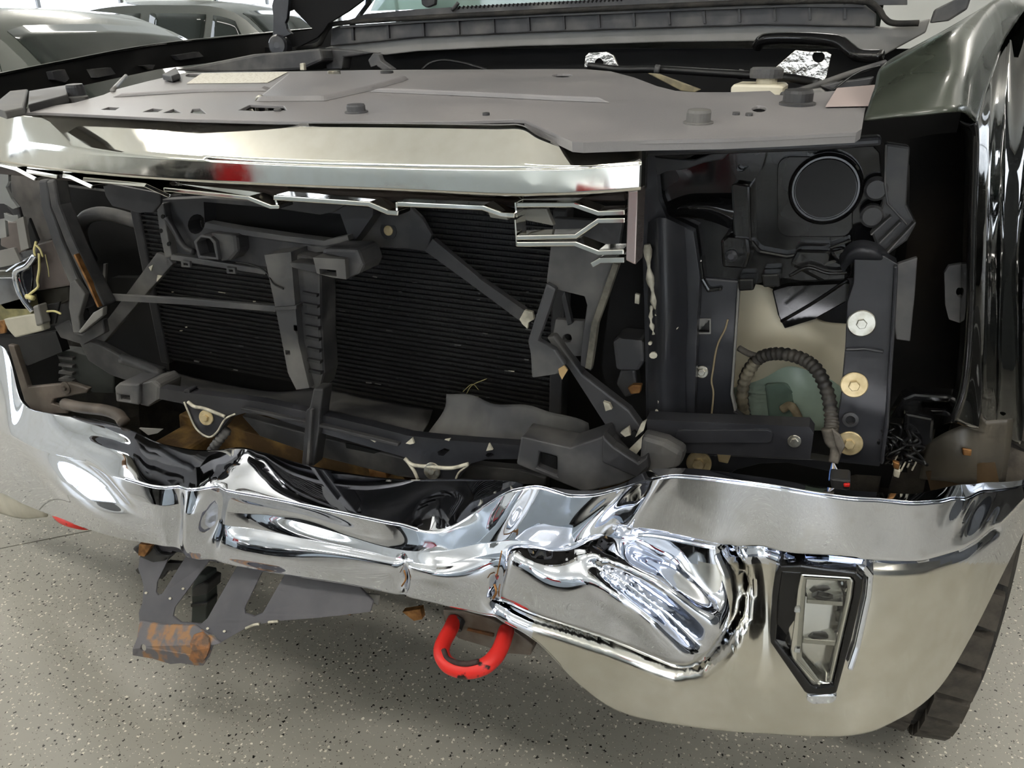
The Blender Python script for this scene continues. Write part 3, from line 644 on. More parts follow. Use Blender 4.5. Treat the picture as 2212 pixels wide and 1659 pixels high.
# latch under the opening
lt = cplate('hood_latch', [(505, 242), (530, 222), (630, 224), (630, 243)], .02, BLK, T, up=-.02)
c = PC(566, 233, -.01); tube3('latch_striker', spline([c+Vector((-.01, 0, -.01)), c+Vector((-.006, 0, .012)), c+Vector((.006, 0, .012)), c+Vector((.01, 0, -.01))], 6), .003, ZINC, lt)
cplate('latch_claw', [(522, 236), (528, 229), (545, 229), (548, 237)], .004, ZINC, lt, up=-.005)

# ---------------------------------------------------------------- driver side fender
FA = [(1866, 259, .22), (1930, 251, .195), (1990, 246, .185), (2050, 240, .19), (2086, 243, .215), (2109, 264, .26)]
FB = [(1888, 192, .31), (1960, 168, .275), (2030, 148, .265), (2080, 135, .28), (2114, 135, .34), (2140, 160, .44)]
FC = [(1912, 136, .45), (1990, 98, .41), (2060, 62, .41), (2110, 45, .46), (2150, 40, .58), (2180, 70, .70)]
FD = [(2000, 92, .85), (2080, 48, .75), (2135, 18, .75), (2170, -6, .82), (2205, -8, .90), (2240, 10, .92)]
FE = [Vector((.93, 1.32, 1.30)), Vector((.99, 1.32, 1.33)), Vector((1.04, 1.32, 1.34)), Vector((1.08, 1.32, 1.33)), Vector((1.11, 1.33, 1.30)), Vector((1.125, 1.34, 1.25))]
FN = grid('fender', [FA, FB, FC, FD, FE], mat('dusty_black_paint', '363b34', .22, c2='42463e', nscale=8, r2=.35, coat=.35), T, nu=8, nv=8, solid=.002)
FN['label'] = 'glossy black fender with its headlamp opening bare'
SA = [(2109, 264, .26), (2113, 320, .27), (2108, 480, .275), (2103, 680, .275), (2090, 830, .27), (2062, 912, .27)]
SB = [(2140, 160, .50), (2136, 300, .36), (2130, 480, .34), (2126, 680, .34), (2120, 840, .34), (2110, 930, .35)]
SC = [(2180, 70, .82), (2165, 300, .52), (2156, 500, .46), (2152, 700, .46), (2150, 850, .46), (2148, 935, .48)]
SD = [(2240, 10, .92), (2235, 320, .66), (2222, 520, .62), (2216, 720, .60), (2214, 860, .60), (2212, 925, .60)]
SE = [Vector((1.125, 1.34, 1.25)), Vector((1.13, 1.34, 1.12)), Vector((1.125, 1.34, 1.0)), Vector((1.12, 1.34, .88)), Vector((1.12, 1.34, .80)), Vector((1.12, 1.34, .72))]
grid('fender_side', [SA, SB, SC, SD, SE], PAINT, FN, nu=8, nv=8, solid=.002)
# returned front edge of the fender
SI = [(x-26, y+6, Y+.05) for x, y, Y in SA]; SI[0] = (2075, 258, .27)
grid('fender_flange', [SA, [(x-12, y+2, Y+.006) for x, y, Y in SA], SI], GLOSS, FN, nu=8, nv=4, solid=.002)

# ---------------------------------------------------------------- front wheel
def wheel():
    c = Vector((1.0, .80, .415)); R_, w2 = .415, .135
    prof = [(.24, -w2*.8), (.30, -w2*1.02), (.36, -w2*1.03), (.385, -w2*.92), (R_-.018, -w2*.74), (R_-.018, w2*.74), (.385, w2*.92), (.36, w2*1.03), (.30, w2*1.02), (.24, w2*.8)]
    steer = Vector((1, -.10, 0)).normalized()
    ty = lathe('front_tyre', c, steer, prof, RUBBER, T, 64)
    ty['label'] = 'chunky black tread tyre'
    u, v, n = frame_of(steer)
    me = None
    rows = [(-.100, .056, 0, 1.06), (-.034, .050, .5, 1.0), (.034, .050, .25, 1.0), (.100, .056, .75, 1.06)]
    TREAD = mat('tread_rubber', '4a453e', .85, c2='38342f', nscale=40, bump=.3, bscale=160)
    N = 34
    meshes = {}
    for ri, (off, wid, ph, sk) in enumerate(rows):
        for k in range(N):
            an = 2*math.pi*(k+ph)/N
            rad = u*math.cos(an)+v*math.sin(an); tan = -u*math.sin(an)+v*math.cos(an)
            L = 2*math.pi*R_/N*.40
            if ri not in meshes:
                vs = [(a*wid/2*(.94 if z else 1), b*L*(.94 if z else 1)+a*.004*(1 if ri % 2 else -1), (0 if z else -.020)+(-.010 if (ri in (0, 3) and a == (-1 if ri == 0 else 1)) else 0)) for a in (-1, 1) for b in (-1, 1) for z in (0, 1)]
                mm = bpy.data.meshes.new('tread_block'); mm.from_pydata(vs, [], [(0, 1, 3, 2), (4, 6, 7, 5), (0, 4, 5, 1), (2, 3, 7, 6), (0, 2, 6, 4), (1, 5, 7, 3)])
                bm = bmesh.new(); bm.from_mesh(mm); bmesh.ops.recalc_face_normals(bm, faces=bm.faces); bm.to_mesh(mm); bm.free()
                mm.materials.append(TREAD); meshes[ri] = mm
            o = bpy.data.objects.new('tread_block', meshes[ri]); COL.objects.link(o)
            M = Matrix((n, tan, rad)).transposed().to_4x4(); M.translation = c+n*off+rad*(R_)
            o.parent = ty; o.matrix_basis = M
    lathe('wheel_rim', c, steer, [(.23, .03), (.235, .10), (.22, .09), (.10, .05), (.06, .09)], RIM, ty, 32)
wheel()
# ---------------------------------------------------------------- dark body behind (firewall, inner walls, belly)
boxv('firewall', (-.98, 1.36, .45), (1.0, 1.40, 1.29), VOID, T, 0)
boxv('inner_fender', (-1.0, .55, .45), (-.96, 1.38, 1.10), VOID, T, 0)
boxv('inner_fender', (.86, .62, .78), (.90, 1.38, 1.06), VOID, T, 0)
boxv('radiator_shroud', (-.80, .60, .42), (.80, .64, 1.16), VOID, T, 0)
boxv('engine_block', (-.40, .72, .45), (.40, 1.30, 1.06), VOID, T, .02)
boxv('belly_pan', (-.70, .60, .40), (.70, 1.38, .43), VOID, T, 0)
# ================================================================== grille remains
GB = [
 [(-10, 352), (30, 363), (76, 387)], [(56, 370), (122, 382)], [(134, 379), (150, 382), (198, 404)], [(178, 387), (312, 400), (366, 424)],
 [(353, 409), (536, 428), (584, 447), (602, 447)], [(590, 427), (796, 441), (838, 459), (860, 461)], [(856, 441), (1042, 449), (1083, 464), (1112, 466)],
 [(1115, 443), (1240, 443), (1292, 461), (1350, 459)], [(1350, 476), (1292, 477), (1243, 511), (1115, 514)], [(1115, 528), (1243, 527), (1292, 546), (1348, 544)], [(1348, 562), (1296, 563), (1278, 573)]]
def gy(x): return .045 if x > 300 else .045+.075*((300-x)/300)**1.3
for g in GB:
    ribbon('grille_bar', [(x, y, gy(x)) for x, y in g], 11 if g[0][0] > 500 else 9, .05, .03, BARCH, HB, bevel=.0012)
for pts in ([(1113, 437), (1116, 470)], [(1112, 474), (1116, 532)], [(856, 437), (858, 464)], [(592, 424), (601, 449)], [(354, 405), (366, 426)]):
    ribbon('grille_upright', pts, 4, .052, .03, BARCH, HB, bevel=.0008)
plate('grille_post', [(1356, 412), (1378, 412), (1376, 480), (1373, 573), (1352, 563), (1354, 480)], .045, .035, mat('worn_chrome_plastic', 'b7aaa8', .22, .85), HB)
for pts in ([(1052, 455), (1090, 462), (1098, 476), (1058, 470)], [(1116, 452), (1180, 450), (1196, 488), (1135, 476)]):
    plate('grey_insert', pts, .09, .01, mat('pale_grey_plastic', '8d8a80', .5) if 'pale_grey_plastic' not in MATS else MATS['pale_grey_plastic'], HB)
# dark underside spine of the bar
ribbon('bar_backing', [(-20, 366, .16), (180, 386, .11), (400, 402, .09), (600, 414, .085), (850, 425, .08), (1100, 436, .08), (1350, 426, .10)], 16, .1, .02, mat('dark_brown_plastic', '3a3029', .6), HB)

# ================================================================== condenser
cx0, cx1 = P(352, 690, .42).x, P(1192, 690, .42).x
cz0, cz1 = P(700, 836, .42).z, P(900, 425, .42).z
CDN = boxv('condenser', (cx0, .424, cz0-.004), (cx1, .46, cz1), CONDENS, T, .001)
def fins():
    m = MATS['condenser_black']; nt = m.node_tree; b = nt.nodes['Principled BSDF']
    tc = nt.nodes.new('ShaderNodeTexCoord'); wv = nt.nodes.new('ShaderNodeTexWave'); wv.bands_direction = 'X'; wv.inputs['Scale'].default_value = 120
    nt.links.new(tc.outputs['Object'], wv.inputs['Vector'])
    bp = nt.nodes.new('ShaderNodeBump'); bp.inputs['Strength'].default_value = .5; bp.inputs['Distance'].default_value = .002
    nt.links.new(wv.outputs['Fac'], bp.inputs['Height']); nt.links.new(bp.outputs[0], b.inputs['Normal'])
fins()
NT = 42
tm = None
TUBEM = mat('condenser_tube_black', '141414', .5, c2='2e2d2b', nscale=26, lo=.5, hi=.85)
for i in range(NT):
    z = cz0+(cz1-cz0)*(i+.5)/NT
    if tm is None:
        o = boxv('condenser_tube', (cx0, .416, -.0016), (cx1, .426, .0016), TUBEM, CDN, 0); tm = o.data; o.location.z = z
    else:
        o = bpy.data.objects.new('condenser_tube', tm); COL.objects.link(o); o.parent = CDN; o.location.z = z
for x in (cx0-.012, cx1+.012): boxv('header_tank', (x-.012, .412, cz0-.01), (x+.012, .45, cz1), BLK, CDN, .004)
# pale scuffs of bent fins
for i in range(46):
    px, py = random.uniform(370, 1170), random.uniform(590, 860)
    if py > 800 + (px-370)*.1 or (560 < px < 700): continue
    w = random.uniform(3, 16)
    ribbon('bent_fin', [(px, py, .415), (px+w, py+w*.12+random.uniform(-1, 1), .415)], random.uniform(1.2, 3.2), .415, .002, GREYP if random.random() < .7 else SEAL, CDN, bevel=0)
tube('dry_grass_stem', [(1008, 850, .40), (1020, 832, .385), (1052, 818, .375)], 1.0, mat('dry_grass', 'a39a6a', .7), CDN, n=5, seg=5)
tube('dry_grass_stem', [(1000, 846, .40), (1020, 830, .39), (1034, 842, .38)], .9, MATS['dry_grass'], CDN, n=5, seg=5)

# ================================================================== upper bracket and centre support
UB = plate('latch_panel', [(345, 432), (440, 428), (600, 440), (760, 446), (806, 450), (805, 466), (778, 505), (757, 532), (690, 545), (640, 548), (578, 588), (520, 580), (420, 566), (360, 558), (352, 520), (342, 462)], .30, .03, BLK2, T,
           holes=[circ(424, 484, 18, 22, 14, .3), [(440, 436), (735, 462), (752, 510), (700, 522), (620, 512), (510, 496), (442, 484)]])
UB['label'] = 'dusty black latch panel with slots'
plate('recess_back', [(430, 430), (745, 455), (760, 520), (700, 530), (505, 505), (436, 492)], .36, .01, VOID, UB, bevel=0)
ribbon('panel_rib', [(442, 486), (510, 500), (620, 516), (700, 526), (752, 514)], 12, .285, .02, GREYP, UB)
ribbon('panel_rib', [(345, 440), (352, 500), (364, 556)], 16, .285, .02, GREYP, UB, bevel=.002)
ribbon('panel_rib', [(368, 556), (430, 565), (520, 580), (574, 588)], 12, .285, .02, GREYP, UB, bevel=.002)
tube('panel_seam', [(360, 470, .285), (378, 500, .285), (396, 530, .285), (420, 545, .285)], 7, BLK, UB, n=6, seg=8)
for x, y in ((347, 499), (364, 527), (351, 468)): plate('panel_hole', circ(x, y, 4, 5, 8), .284, .002, VOID, UB, bevel=0)
plate('socket', [(418, 522), (432, 508), (455, 512), (466, 522), (472, 562), (428, 558)], .262, .03, GREYP, UB, holes=[[(424, 524), (434, 513), (452, 516), (460, 526), (466, 556), (432, 552)]])
plate('socket_void', [(424, 524), (434, 513), (452, 516), (460, 526), (466, 556), (432, 552)], .285, .003, VOID, UB, bevel=0)
plate('socket_side', [(466, 522), (450, 503), (510, 508), (514, 545), (500, 562), (474, 566)], .27, .04, BLK2, UB, bevel=.006)
for x, y in ((401, 571), (499, 585)):
    plate('clip_tab', [(x-11, y-8), (x+8, y-6), (x+10, y+7), (x-9, y+6)], .28, .006, GREYP, UB, holes=[[(x-5, y-3), (x+4, y-2), (x+5, y+3), (x-4, y+2)]], bevel=.0006)
tube('small_cable', [(510, 566, .275), (545, 572, .27), (575, 588, .262), (590, 612, .25), (612, 624, .245)], 2.2, HOSE, UB, n=6, seg=6)
CS = plate('centre_support', [(571, 551), (628, 544), (636, 640), (645, 740), (668, 838), (640, 842), (622, 806), (596, 670)], .255, .05, GREYP, T, bevel=.004,
           holes=[[(616, 756), (626, 757), (627, 767), (617, 766)], [(634, 702), (642, 703), (643, 715), (635, 714)]])
CS['label'] = 'grey centre support post'
plate('post_side', [(628, 546), (690, 562), (692, 700), (698, 808), (690, 844), (662, 838), (645, 740), (636, 640)], .27, .05, BLK2, CS, bevel=.006)
for y in range(630, 820, 24): plate('post_rib', [(652+(y-630)*.08, y), (684+(y-630)*.05, y+6), (684+(y-630)*.05, y+12), (652+(y-630)*.08, y+6)], .264, .01, BLK, CS, bevel=0)
ribbon('post_band', [(592, 668), (640, 664)], 8, .25, .02, GREYP, CS)
plate('socket_block', [(676, 556), (745, 560), (748, 604), (720, 600), (684, 590)], .215, .06, GREYP, T, bevel=.004, holes=[[(690, 581), (726, 584), (727, 597), (691, 593)]])
plate('socket_block_side', [(690, 548), (700, 536), (772, 538), (786, 573), (778, 590), (748, 604), (745, 560)], .225, .06, BLK2, CS, bevel=.008)
plate('socket_ledge', [(622, 566), (690, 572), (686, 592), (628, 578)], .235, .03, BLK2, CS, bevel=.004)
plate('slot_void', [(690, 581), (726, 584), (727, 597), (691, 593)], .235, .003, VOID, CS, bevel=0)
ST = plate('lower_strut', [(676, 840), (698, 840), (692, 885), (689, 930), (677, 1008), (651, 1006), (661, 886), (668, 880)], .225, .03, BLK, T, bevel=.003)
ribbon('strut_rib', [(672, 885), (664, 1004)], 6, .218, .01, BLK2, ST)

# ================================================================== straps
LS = plate('diagonal_brace', [(338, 546), (362, 556), (373, 570), (300, 652), (219, 746), (200, 733)], .36, .012, GREYP, T)
for pts in ([(321, 577), (330, 572), (326, 586)], [(340, 594), (350, 596), (338, 609)]): plate('paint_chip', pts, .358, .003, SEAL, LS, bevel=0)
ribbon('cross_rod', [(216, 642, .30), (400, 652, .30), (596, 668, .30)], 13, .30, .01, GREYP, T)
RS = plate('diagonal_brace', [(916, 541), (934, 516), (1040, 605), (1136, 672), (1128, 698), (1030, 625)], .33, .014, BLK2, T)
plate('torn_end', [(1122, 690), (1133, 670), (1150, 674), (1153, 690), (1141, 697), (1139, 710), (1128, 700)], .322, .006, SEAL, RS, bevel=0)
GU = plate('gusset', [(757, 530), (806, 452), (884, 446), (910, 470), (932, 508), (922, 544), (880, 538)], .345, .01, BLK2, T)
bolt((839, 498, .343), 11, YZINC, GU, hexr=.0001)
lathe('bolt_recess', P(839, 498, .3445), (0, -1, .1), [(20*mpp(839, 498, .34), -.002), (20*mpp(839, 498, .34), .0004)], BLK, GU, 24)
RL = plate('lower_brace', [(1180, 728), (1196, 725), (1257, 808), (1358, 886), (1392, 932), (1364, 970), (1330, 954), (1227, 794)], .235, .02, BLK2, T, bevel=.003)
for pts in ([(1303, 868), (1316, 872), (1322, 884), (1308, 888)], [(1340, 935), (1358, 922), (1362, 940), (1350, 944)], [(1385, 915), (1396, 908), (1390, 930), (1372, 945)], [(1362, 968), (1390, 940), (1398, 950), (1372, 985), (1345, 1000), (1340, 990)], [(1330, 985), (1350, 975), (1345, 1004)]):
    plate('torn_metal', pts, .222, .006, SEAL, RL, bevel=0)
plate('torn_void', [(1338, 950), (1370, 930), (1384, 945), (1350, 985)], .226, .004, VOID, RL, bevel=0)

# ================================================================== air deflectors
AD = plate('air_deflector', [(1196, 470), (1345, 480), (1331, 570), (1310, 640), (1291, 690), (1283, 753), (1276, 802), (1266, 796), (1254, 790), (1256, 740), (1268, 660), (1262, 640), (1200, 625), (1180, 611)], .225, .012, BLK2, T)
AD['label'] = 'dusty black air deflector panel'
ribbon('deflector_edge', [(1330, 570), (1306, 640), (1284, 700), (1276, 758), (1270, 797)], 14, .215, .012, mat('dirty_foam', '6a675d', .9, c2='4a4842', nscale=50), AD)
plate('deflector_frame', [(1180, 611), (1201, 624), (1190, 660), (1163, 735), (1200, 757), (1221, 788), (1206, 808), (1148, 817), (1145, 764), (1139, 737)], .20, .012, GREYP, AD, bevel=.003)
plate('deflector_lower', [(1200, 690), (1262, 694), (1256, 770), (1226, 770), (1192, 735)], .25, .012, BLK2, AD, holes=[circ(1225, 731, 10, 9, 12)])
plate('deflector_fold', [(1212, 640), (1220, 630), (1236, 700), (1226, 704)], .24, .01, BLK, AD)
plate('paper_scrap', [(1206, 797), (1218, 790), (1226, 800), (1214, 820), (1208, 808)], .195, .003, mat('tan_scrap', 'b09468', .8), AD, bevel=0)
SB_ = plate('sensor_box', [(1322, 738), (1335, 730), (1388, 735), (1392, 780), (1380, 802), (1330, 800)], .30, .05, BLK2, T, bevel=.006)
plate('sensor_stem', [(1340, 800), (1372, 800), (1378, 850), (1350, 860), (1330, 830)], .315, .03, BLK, SB_, bevel=.004)
plate('sensor_clip', [(1355, 838), (1366, 832), (1386, 832), (1382, 850), (1362, 852)], .30, .01, COPPER, SB_)
for pts in ([(1372, 635), (1381, 637), (1380, 657), (1371, 655)], [(1378, 450), (1386, 442), (1390, 462), (1380, 466)]): plate('cream_clip', pts, .30, .006, SEAL, SB_, bevel=0)
plate('gap_shade_sheet', [(1340, 480), (1392, 470), (1396, 905), (1330, 880), (1300, 800), (1310, 700)], .36, .02, VOID, T, bevel=0)  # black sheet standing in for the dark space beside the deflector

# ================================================================== lower cross members
LBF = grid('lower_baffle', [[(355, 800, .40), (500, 832, .40), (600, 846, .395), (700, 838, .395), (800, 860, .39), (935, 884, .385)],
                           [(380, 824, .34), (500, 846, .335), (600, 860, .33), (720, 872, .32), (800, 890, .31), (925, 912, .31)],
                           [(400, 838, .30), (500, 858, .29), (600, 876, .28), (735, 905, .27), (820, 925, .265), (905, 942, .265)]], GREYP, T, nu=5, nv=5, solid=.003)
LBF['label'] = 'dusty grey plastic air baffle'
TF = grid('torn_baffle', [[(968, 848, .32), (1010, 856, .315), (1058, 866, .31), (1130, 878, .305), (1205, 889, .30), (1268, 918, .29)],
                     [(962, 884, .31), (1015, 900, .30), (1060, 905, .295), (1130, 915, .29), (1205, 925, .285), (1269, 932, .28)],
                     [(925, 936, .29), (1000, 950, .275), (1060, 955, .27), (1130, 957, .27), (1205, 960, .27), (1270, 948, .265)]], GREYP, T, nu=5, nv=5, solid=.003,
          fn=lambda v: v+Vector((0, .008*math.sin(v.x*60), 0)))
plate('baffle_hole', circ(1173, 939, 10, 6, 10, -.3), .262, .003, VOID, TF, bevel=0)
LB_ = plate('lower_crossmember', [(345, 838), (420, 850), (480, 858), (560, 868), (675, 892), (800, 920), (880, 941), (960, 950), (1040, 956), (1180, 966), (1180, 992), (1050, 992), (1015, 1002), (990, 1034), (903, 1034), (890, 1006), (874, 988), (800, 966), (675, 930), (575, 898), (530, 892), (500, 900), (482, 922), (466, 942), (438, 944), (424, 928), (404, 884), (394, 872), (345, 862)], .235, .02, STEELB, T, bevel=.002,
             holes=[circ(403, 845, 7, 4, 10), [(945, 976), (960, 968), (972, 972), (958, 985), (947, 984)], circ(1058, 983, 9, 5, 10)])
LB_['label'] = 'black painted steel crossmember with bolt tabs'
for pts, r in (([(398, 868), (406, 888), (424, 926), (450, 944), (468, 934), (486, 906), (508, 894)], 2.2), ([(406, 868), (420, 878), (440, 882), (470, 893), (486, 900)], 4), ([(874, 990), (892, 1004), (930, 1008), (975, 1011), (1012, 1002)], 4.5), ([(880, 996), (894, 1016), (902, 1034)], 4), ([(1012, 1004), (992, 1020), (985, 1034)], 2.5)):
    tube('sealant_edge', [(x, y, .233) for x, y in pts], r, SEAL, LB_, n=5, seg=6)
for pts in ([(876, 958), (890, 946), (894, 958), (886, 960)], [(1050, 974), (1056, 958), (1064, 972)], [(800, 950), (808, 948), (810, 956)], [(960, 950), (972, 948), (970, 953)]): plate('primer_chip', pts, .231, .004, SEAL, LB_, bevel=0)
bolt((446, 902, .232), 17, YZINC, LB_, nrm=(.15, -1, .25)); bolt((934, 1017, .232), 19, ZINC, LB_, nrm=(.1, -1, .25))
ribbon('crossmember_rib', [(520, 884, .226), (680, 918, .226), (860, 962, .226)], 6, .226, .01, BLK, LB_)
LT = plate('lower_tie_bar', [(520, 898), (700, 946), (880, 992), (1010, 1004), (1120, 1014), (1180, 1030), (1180, 1062), (1000, 1046), (860, 1030), (700, 990), (560, 942)], .28, .02, BLK2, T, bevel=.003)
plate('tie_bar_slot', [(746, 958), (760, 960), (822, 976), (808, 980), (748, 968)], .277, .003, VOID, LT, bevel=0)
plate('rusty_frame_rail', [(385, 895), (480, 915), (700, 985), (860, 1020), (900, 1060), (700, 1050), (500, 1000), (390, 960)], .40, .06, BROWN, T, bevel=.004)
plate('copper_nut', [(795, 1012), (830, 1010), (835, 1036), (800, 1036)], .30, .02, COPPER, LT)
tube('threaded_stud', [(492, 928, .25), (470, 955, .24), (452, 982, .235)], 11, GREYP, T, n=14, seg=10, corr=1)
BM = plate('bumper_mount_block', [(247, 836), (256, 828), (300, 830), (299, 876), (250, 868)], .25, .06, GREYP, T, bevel=.004, holes=[[(256, 852), (279, 856), (280, 867), (257, 864)]])
plate('block_body', [(300, 830), (330, 822), (346, 836), (344, 862), (318, 880), (299, 876)], .258, .06, BLK2, BM, bevel=.006)
plate('slot_void', [(256, 852), (279, 856), (280, 867), (257, 864)], .27, .003, VOID, BM, bevel=0)
BM2 = plate('bumper_mount_block', [(1125, 943), (1230, 967), (1304, 942), (1312, 965), (1376, 1030), (1340, 1046), (1262, 1064), (1115, 1003)], .185, .05, BLK2, T, bevel=.004, holes=[[(1166, 977), (1203, 987), (1203, 1028), (1160, 1010)]])
plate('slot_void', [(1166, 977), (1203, 987), (1203, 1028), (1160, 1010)], .20, .003, VOID, BM2, bevel=0)
plate('block_top', [(1300, 940), (1325, 965), (1378, 1000), (1398, 985), (1402, 1010), (1376, 1034), (1318, 1008), (1300, 1000)], .178, .02, BLK, BM2, bevel=.003)

# left: inner housings and the bumper bracket
plate('inner_housing', [(118, 755), (150, 758), (245, 782), (246, 850), (200, 848), (135, 800)], .40, .03, mat('dark_green_plastic', '2c302d', .6, c2='3a3d39', nscale=12), T, bevel=.003)
for k in range(4): ribbon('housing_fin', [(126, 772+k*16, .39), (156, 776+k*16, .39)], 6, .39, .02, BLK2, bpy.data.objects['inner_housing'])
BK = plate('bumper_bracket', [(16, 744), (30, 747), (60, 836), (150, 827), (191, 840), (186, 850), (116, 862), (112, 872), (140, 882), (146, 894), (75, 895), (52, 866)], .315, .012, mat('dusty_brown_steel', '4b443d', .55, c2='6a6058', nscale=14), T, bevel=.003)
bolt((142, 838, .314), 14, MATS['dusty_brown_steel'], BK)
tube('bracket_tube', [(140, 872, .29), (175, 880, .28), (225, 886, .27), (255, 896, .26), (268, 912, .25)], 13, MATS['dusty_brown_steel'], BK, n=6, seg=12)
plate('torn_tab', [(300, 925), (350, 928), (340, 936), (320, 940)], .25, .004, GREYM, BK, bevel=0)
# more of the member running up to the left
plate('side_member', [(165, 730), (215, 745), (280, 780), (345, 800), (352, 862), (300, 832), (240, 812), (190, 780)], .34, .02, BLK2, T, bevel=.004)
tube('side_tube', [(265, 775, .33), (310, 790, .325), (350, 812, .32)], 12, BLK2, T, n=5)
# ================================================================== driver side headlamp bay
HP = plate('headlamp_pillar', [(1392, 318), (1416, 338), (1424, 430), (1440, 472), (1498, 500), (1512, 600), (1506, 700), (1500, 910), (1396, 910), (1392, 700), (1388, 560)], .30, .02, STEELB, T, bevel=.003,
           holes=[circ(1455, 652, 4, 15, 10, .1), circ(1444, 843, 4, 14, 10, .1), circ(1410, 700, 5, 5, 8)])
HP['label'] = 'black steel headlamp pillar with cracked sealant'
grid('pillar_bulge', [[(1400, 480, .296), (1398, 560, .296), (1402, 700, .296), (1400, 800, .296), (1402, 905, .296)], [(1430, 470, .275), (1432, 560, .275), (1436, 700, .27), (1434, 800, .275), (1436, 905, .275)], [(1478, 490, .296), (1482, 560, .296), (1484, 700, .296), (1480, 800, .296), (1482, 905, .296)]], STEELB, HP, nu=6, nv=6)
for pts, r in (([(1398, 528), (1403, 590), (1412, 640), (1421, 680)], 7), ([(1412, 650), (1425, 680), (1445, 694), (1463, 710)], 5), ([(1408, 660), (1406, 690), (1412, 722)], 4), ([(1434, 838), (1428, 860), (1424, 884), (1418, 902)], 6)):
    tube('sealant_bead', [(x, y, .284) for x, y in pts], r*1.35, SEAL, HP, n=5, seg=7, rfun=lambda t: .7+.35*math.sin(t*19)+.2*math.sin(t*47))
for c in ((1411, 768, 9, 7), (1404, 742, 4, 4), (1430, 826, 6, 5)): plate('sealant_patch', circ(*c, n=9), .278, .004, SEAL, HP, bevel=0)
SP = plate('support_side_plate', [(1500, 598), (1598, 606), (1594, 640), (1591, 705), (1586, 790), (1581, 852), (1588, 888), (1622, 914), (1500, 912)], .325, .015, STEELB, T, bevel=.003, holes=[[(1507, 692), (1532, 692), (1532, 719), (1506, 719)]])
ribbon('hole_rim', [(1505, 690), (1534, 690), (1534, 720), (1504, 720), (1505, 690)], 3, .322, .004, GREYM, SP, bevel=0)
plate('hole_void', [(1500, 686), (1540, 686), (1540, 724), (1500, 724)], .345, .003, BLK2, SP, bevel=0)
bolt((1516, 803, .324), 14, ZINC, SP, hexr=.6)
tube('sealant_crack', [(1572, 690, .323), (1566, 712, .323), (1549, 748, .323), (1540, 800, .323), (1537, 825, .323), (1541, 852, .323), (1536, 908, .323)], 2.2, mat('rusty_sealant', '8f8166', .8), SP, n=5, seg=5)
ribbon('plate_edge', [(1596, 612, .318), (1590, 705, .318), (1580, 852, .318), (1588, 888, .318)], 5, .318, .012, GREYM, SP, bevel=.001)
# washer tank
TK = grid('washer_tank', [[(1585, 618, .47), (1640, 615, .44), (1700, 640, .43), (1770, 690, .43), (1840, 700, .46)],
                     [(1585, 700, .46), (1640, 700, .42), (1700, 712, .41), (1770, 730, .41), (1840, 740, .45)],
                     [(1580, 790, .47), (1640, 785, .44), (1700, 770, .42), (1770, 770, .42), (1840, 790, .45)],
                     [(1580, 850, .50), (1640, 840, .47), (1700, 800, .45), (1770, 820, .45), (1840, 850, .48)]], TANK, T, nu=6, nv=6, solid=.004)
TK['label'] = 'cream plastic washer fluid tank'
grid('tank_lower', [[(1585, 780, .50), (1650, 790, .46), (1710, 785, .44), (1780, 795, .45), (1835, 800, .49)], [(1585, 850, .49), (1650, 850, .45), (1710, 850, .43), (1780, 855, .44), (1835, 860, .48)], [(1585, 930, .50), (1650, 930, .46), (1710, 930, .44), (1780, 930, .45), (1835, 930, .49)]], TANKG, TK, nu=6, nv=6, solid=.004)
plate('tank_panel', [(1652, 832), (1700, 828), (1718, 845), (1716, 905), (1660, 905)], .43, .01, mat('darker_green_plastic', '6f8378', .45), TK, bevel=.006)
plate('tank_void_shade', [(1668, 628), (1700, 618), (1835, 612), (1832, 650), (1760, 690), (1695, 710), (1680, 680)], .40, .02, GLOSS, T)  # gloss black sheet standing in for the dark void over the tank
plate('lower_backing', [(1360, 985), (1960, 1000), (1960, 1110), (1360, 1090)], .48, .01, VOID, T, bevel=0)  # black sheet added to close the gap, shade in its colour
plate('backing_wall', [(1570, 590), (1850, 580), (1850, 1010), (1570, 950)], .56, .01, BLK, T, bevel=0)
tube('tape_hose', [(1690, 884, .42), (1706, 876, .415), (1718, 888, .41), (1730, 916, .41)], 9, mat('taped_hose', 'a89a80', .7, c2='857860', nscale=60), TK, n=6)
# bolt column
CO = plate('lamp_mount_column', [(1846, 537), (1866, 532), (1900, 548), (1939, 570), (1934, 640), (1928, 705), (1925, 779), (1920, 850), (1914, 922), (1900, 1008), (1803, 998), (1807, 922), (1816, 867), (1826, 757), (1830, 654), (1844, 612)], .262, .03, STEELB, T, bevel=.004, holes=[circ(1837, 905, 8, 8, 12)])
CO['label'] = 'black lamp mount column with washer bolts'
ribbon('column_step', [(1826, 757), (1868, 755), (1910, 762)], 7, .256, .02, STEELB, CO, bevel=.003)
ribbon('column_edge', [(1936, 575), (1930, 700), (1924, 790), (1916, 920), (1904, 1004)], 9, .252, .03, STEELB, CO, bevel=.003)
plate('column_flange', [(1939, 570), (1982, 556), (1976, 640), (1966, 738), (1936, 734), (1930, 700)], .275, .01, BLK2, CO)
bolt((1861, 698, .260), 29, ZINC, CO, hexr=.38); bolt((1845, 831, .260), 28, YZINC, CO, hexr=.42); bolt((1835, 957, .260), 27, YZINC, CO, hexr=.42); bolt((1837, 906, .266), 6, YZINC, CO, hexr=.6)
lathe('stud_ring', P(1837, 905, .260), (0, -1, .1), [(.010, -.002), (.010, .004), (.006, .005), (.006, -.002)], BLK, CO, 20)
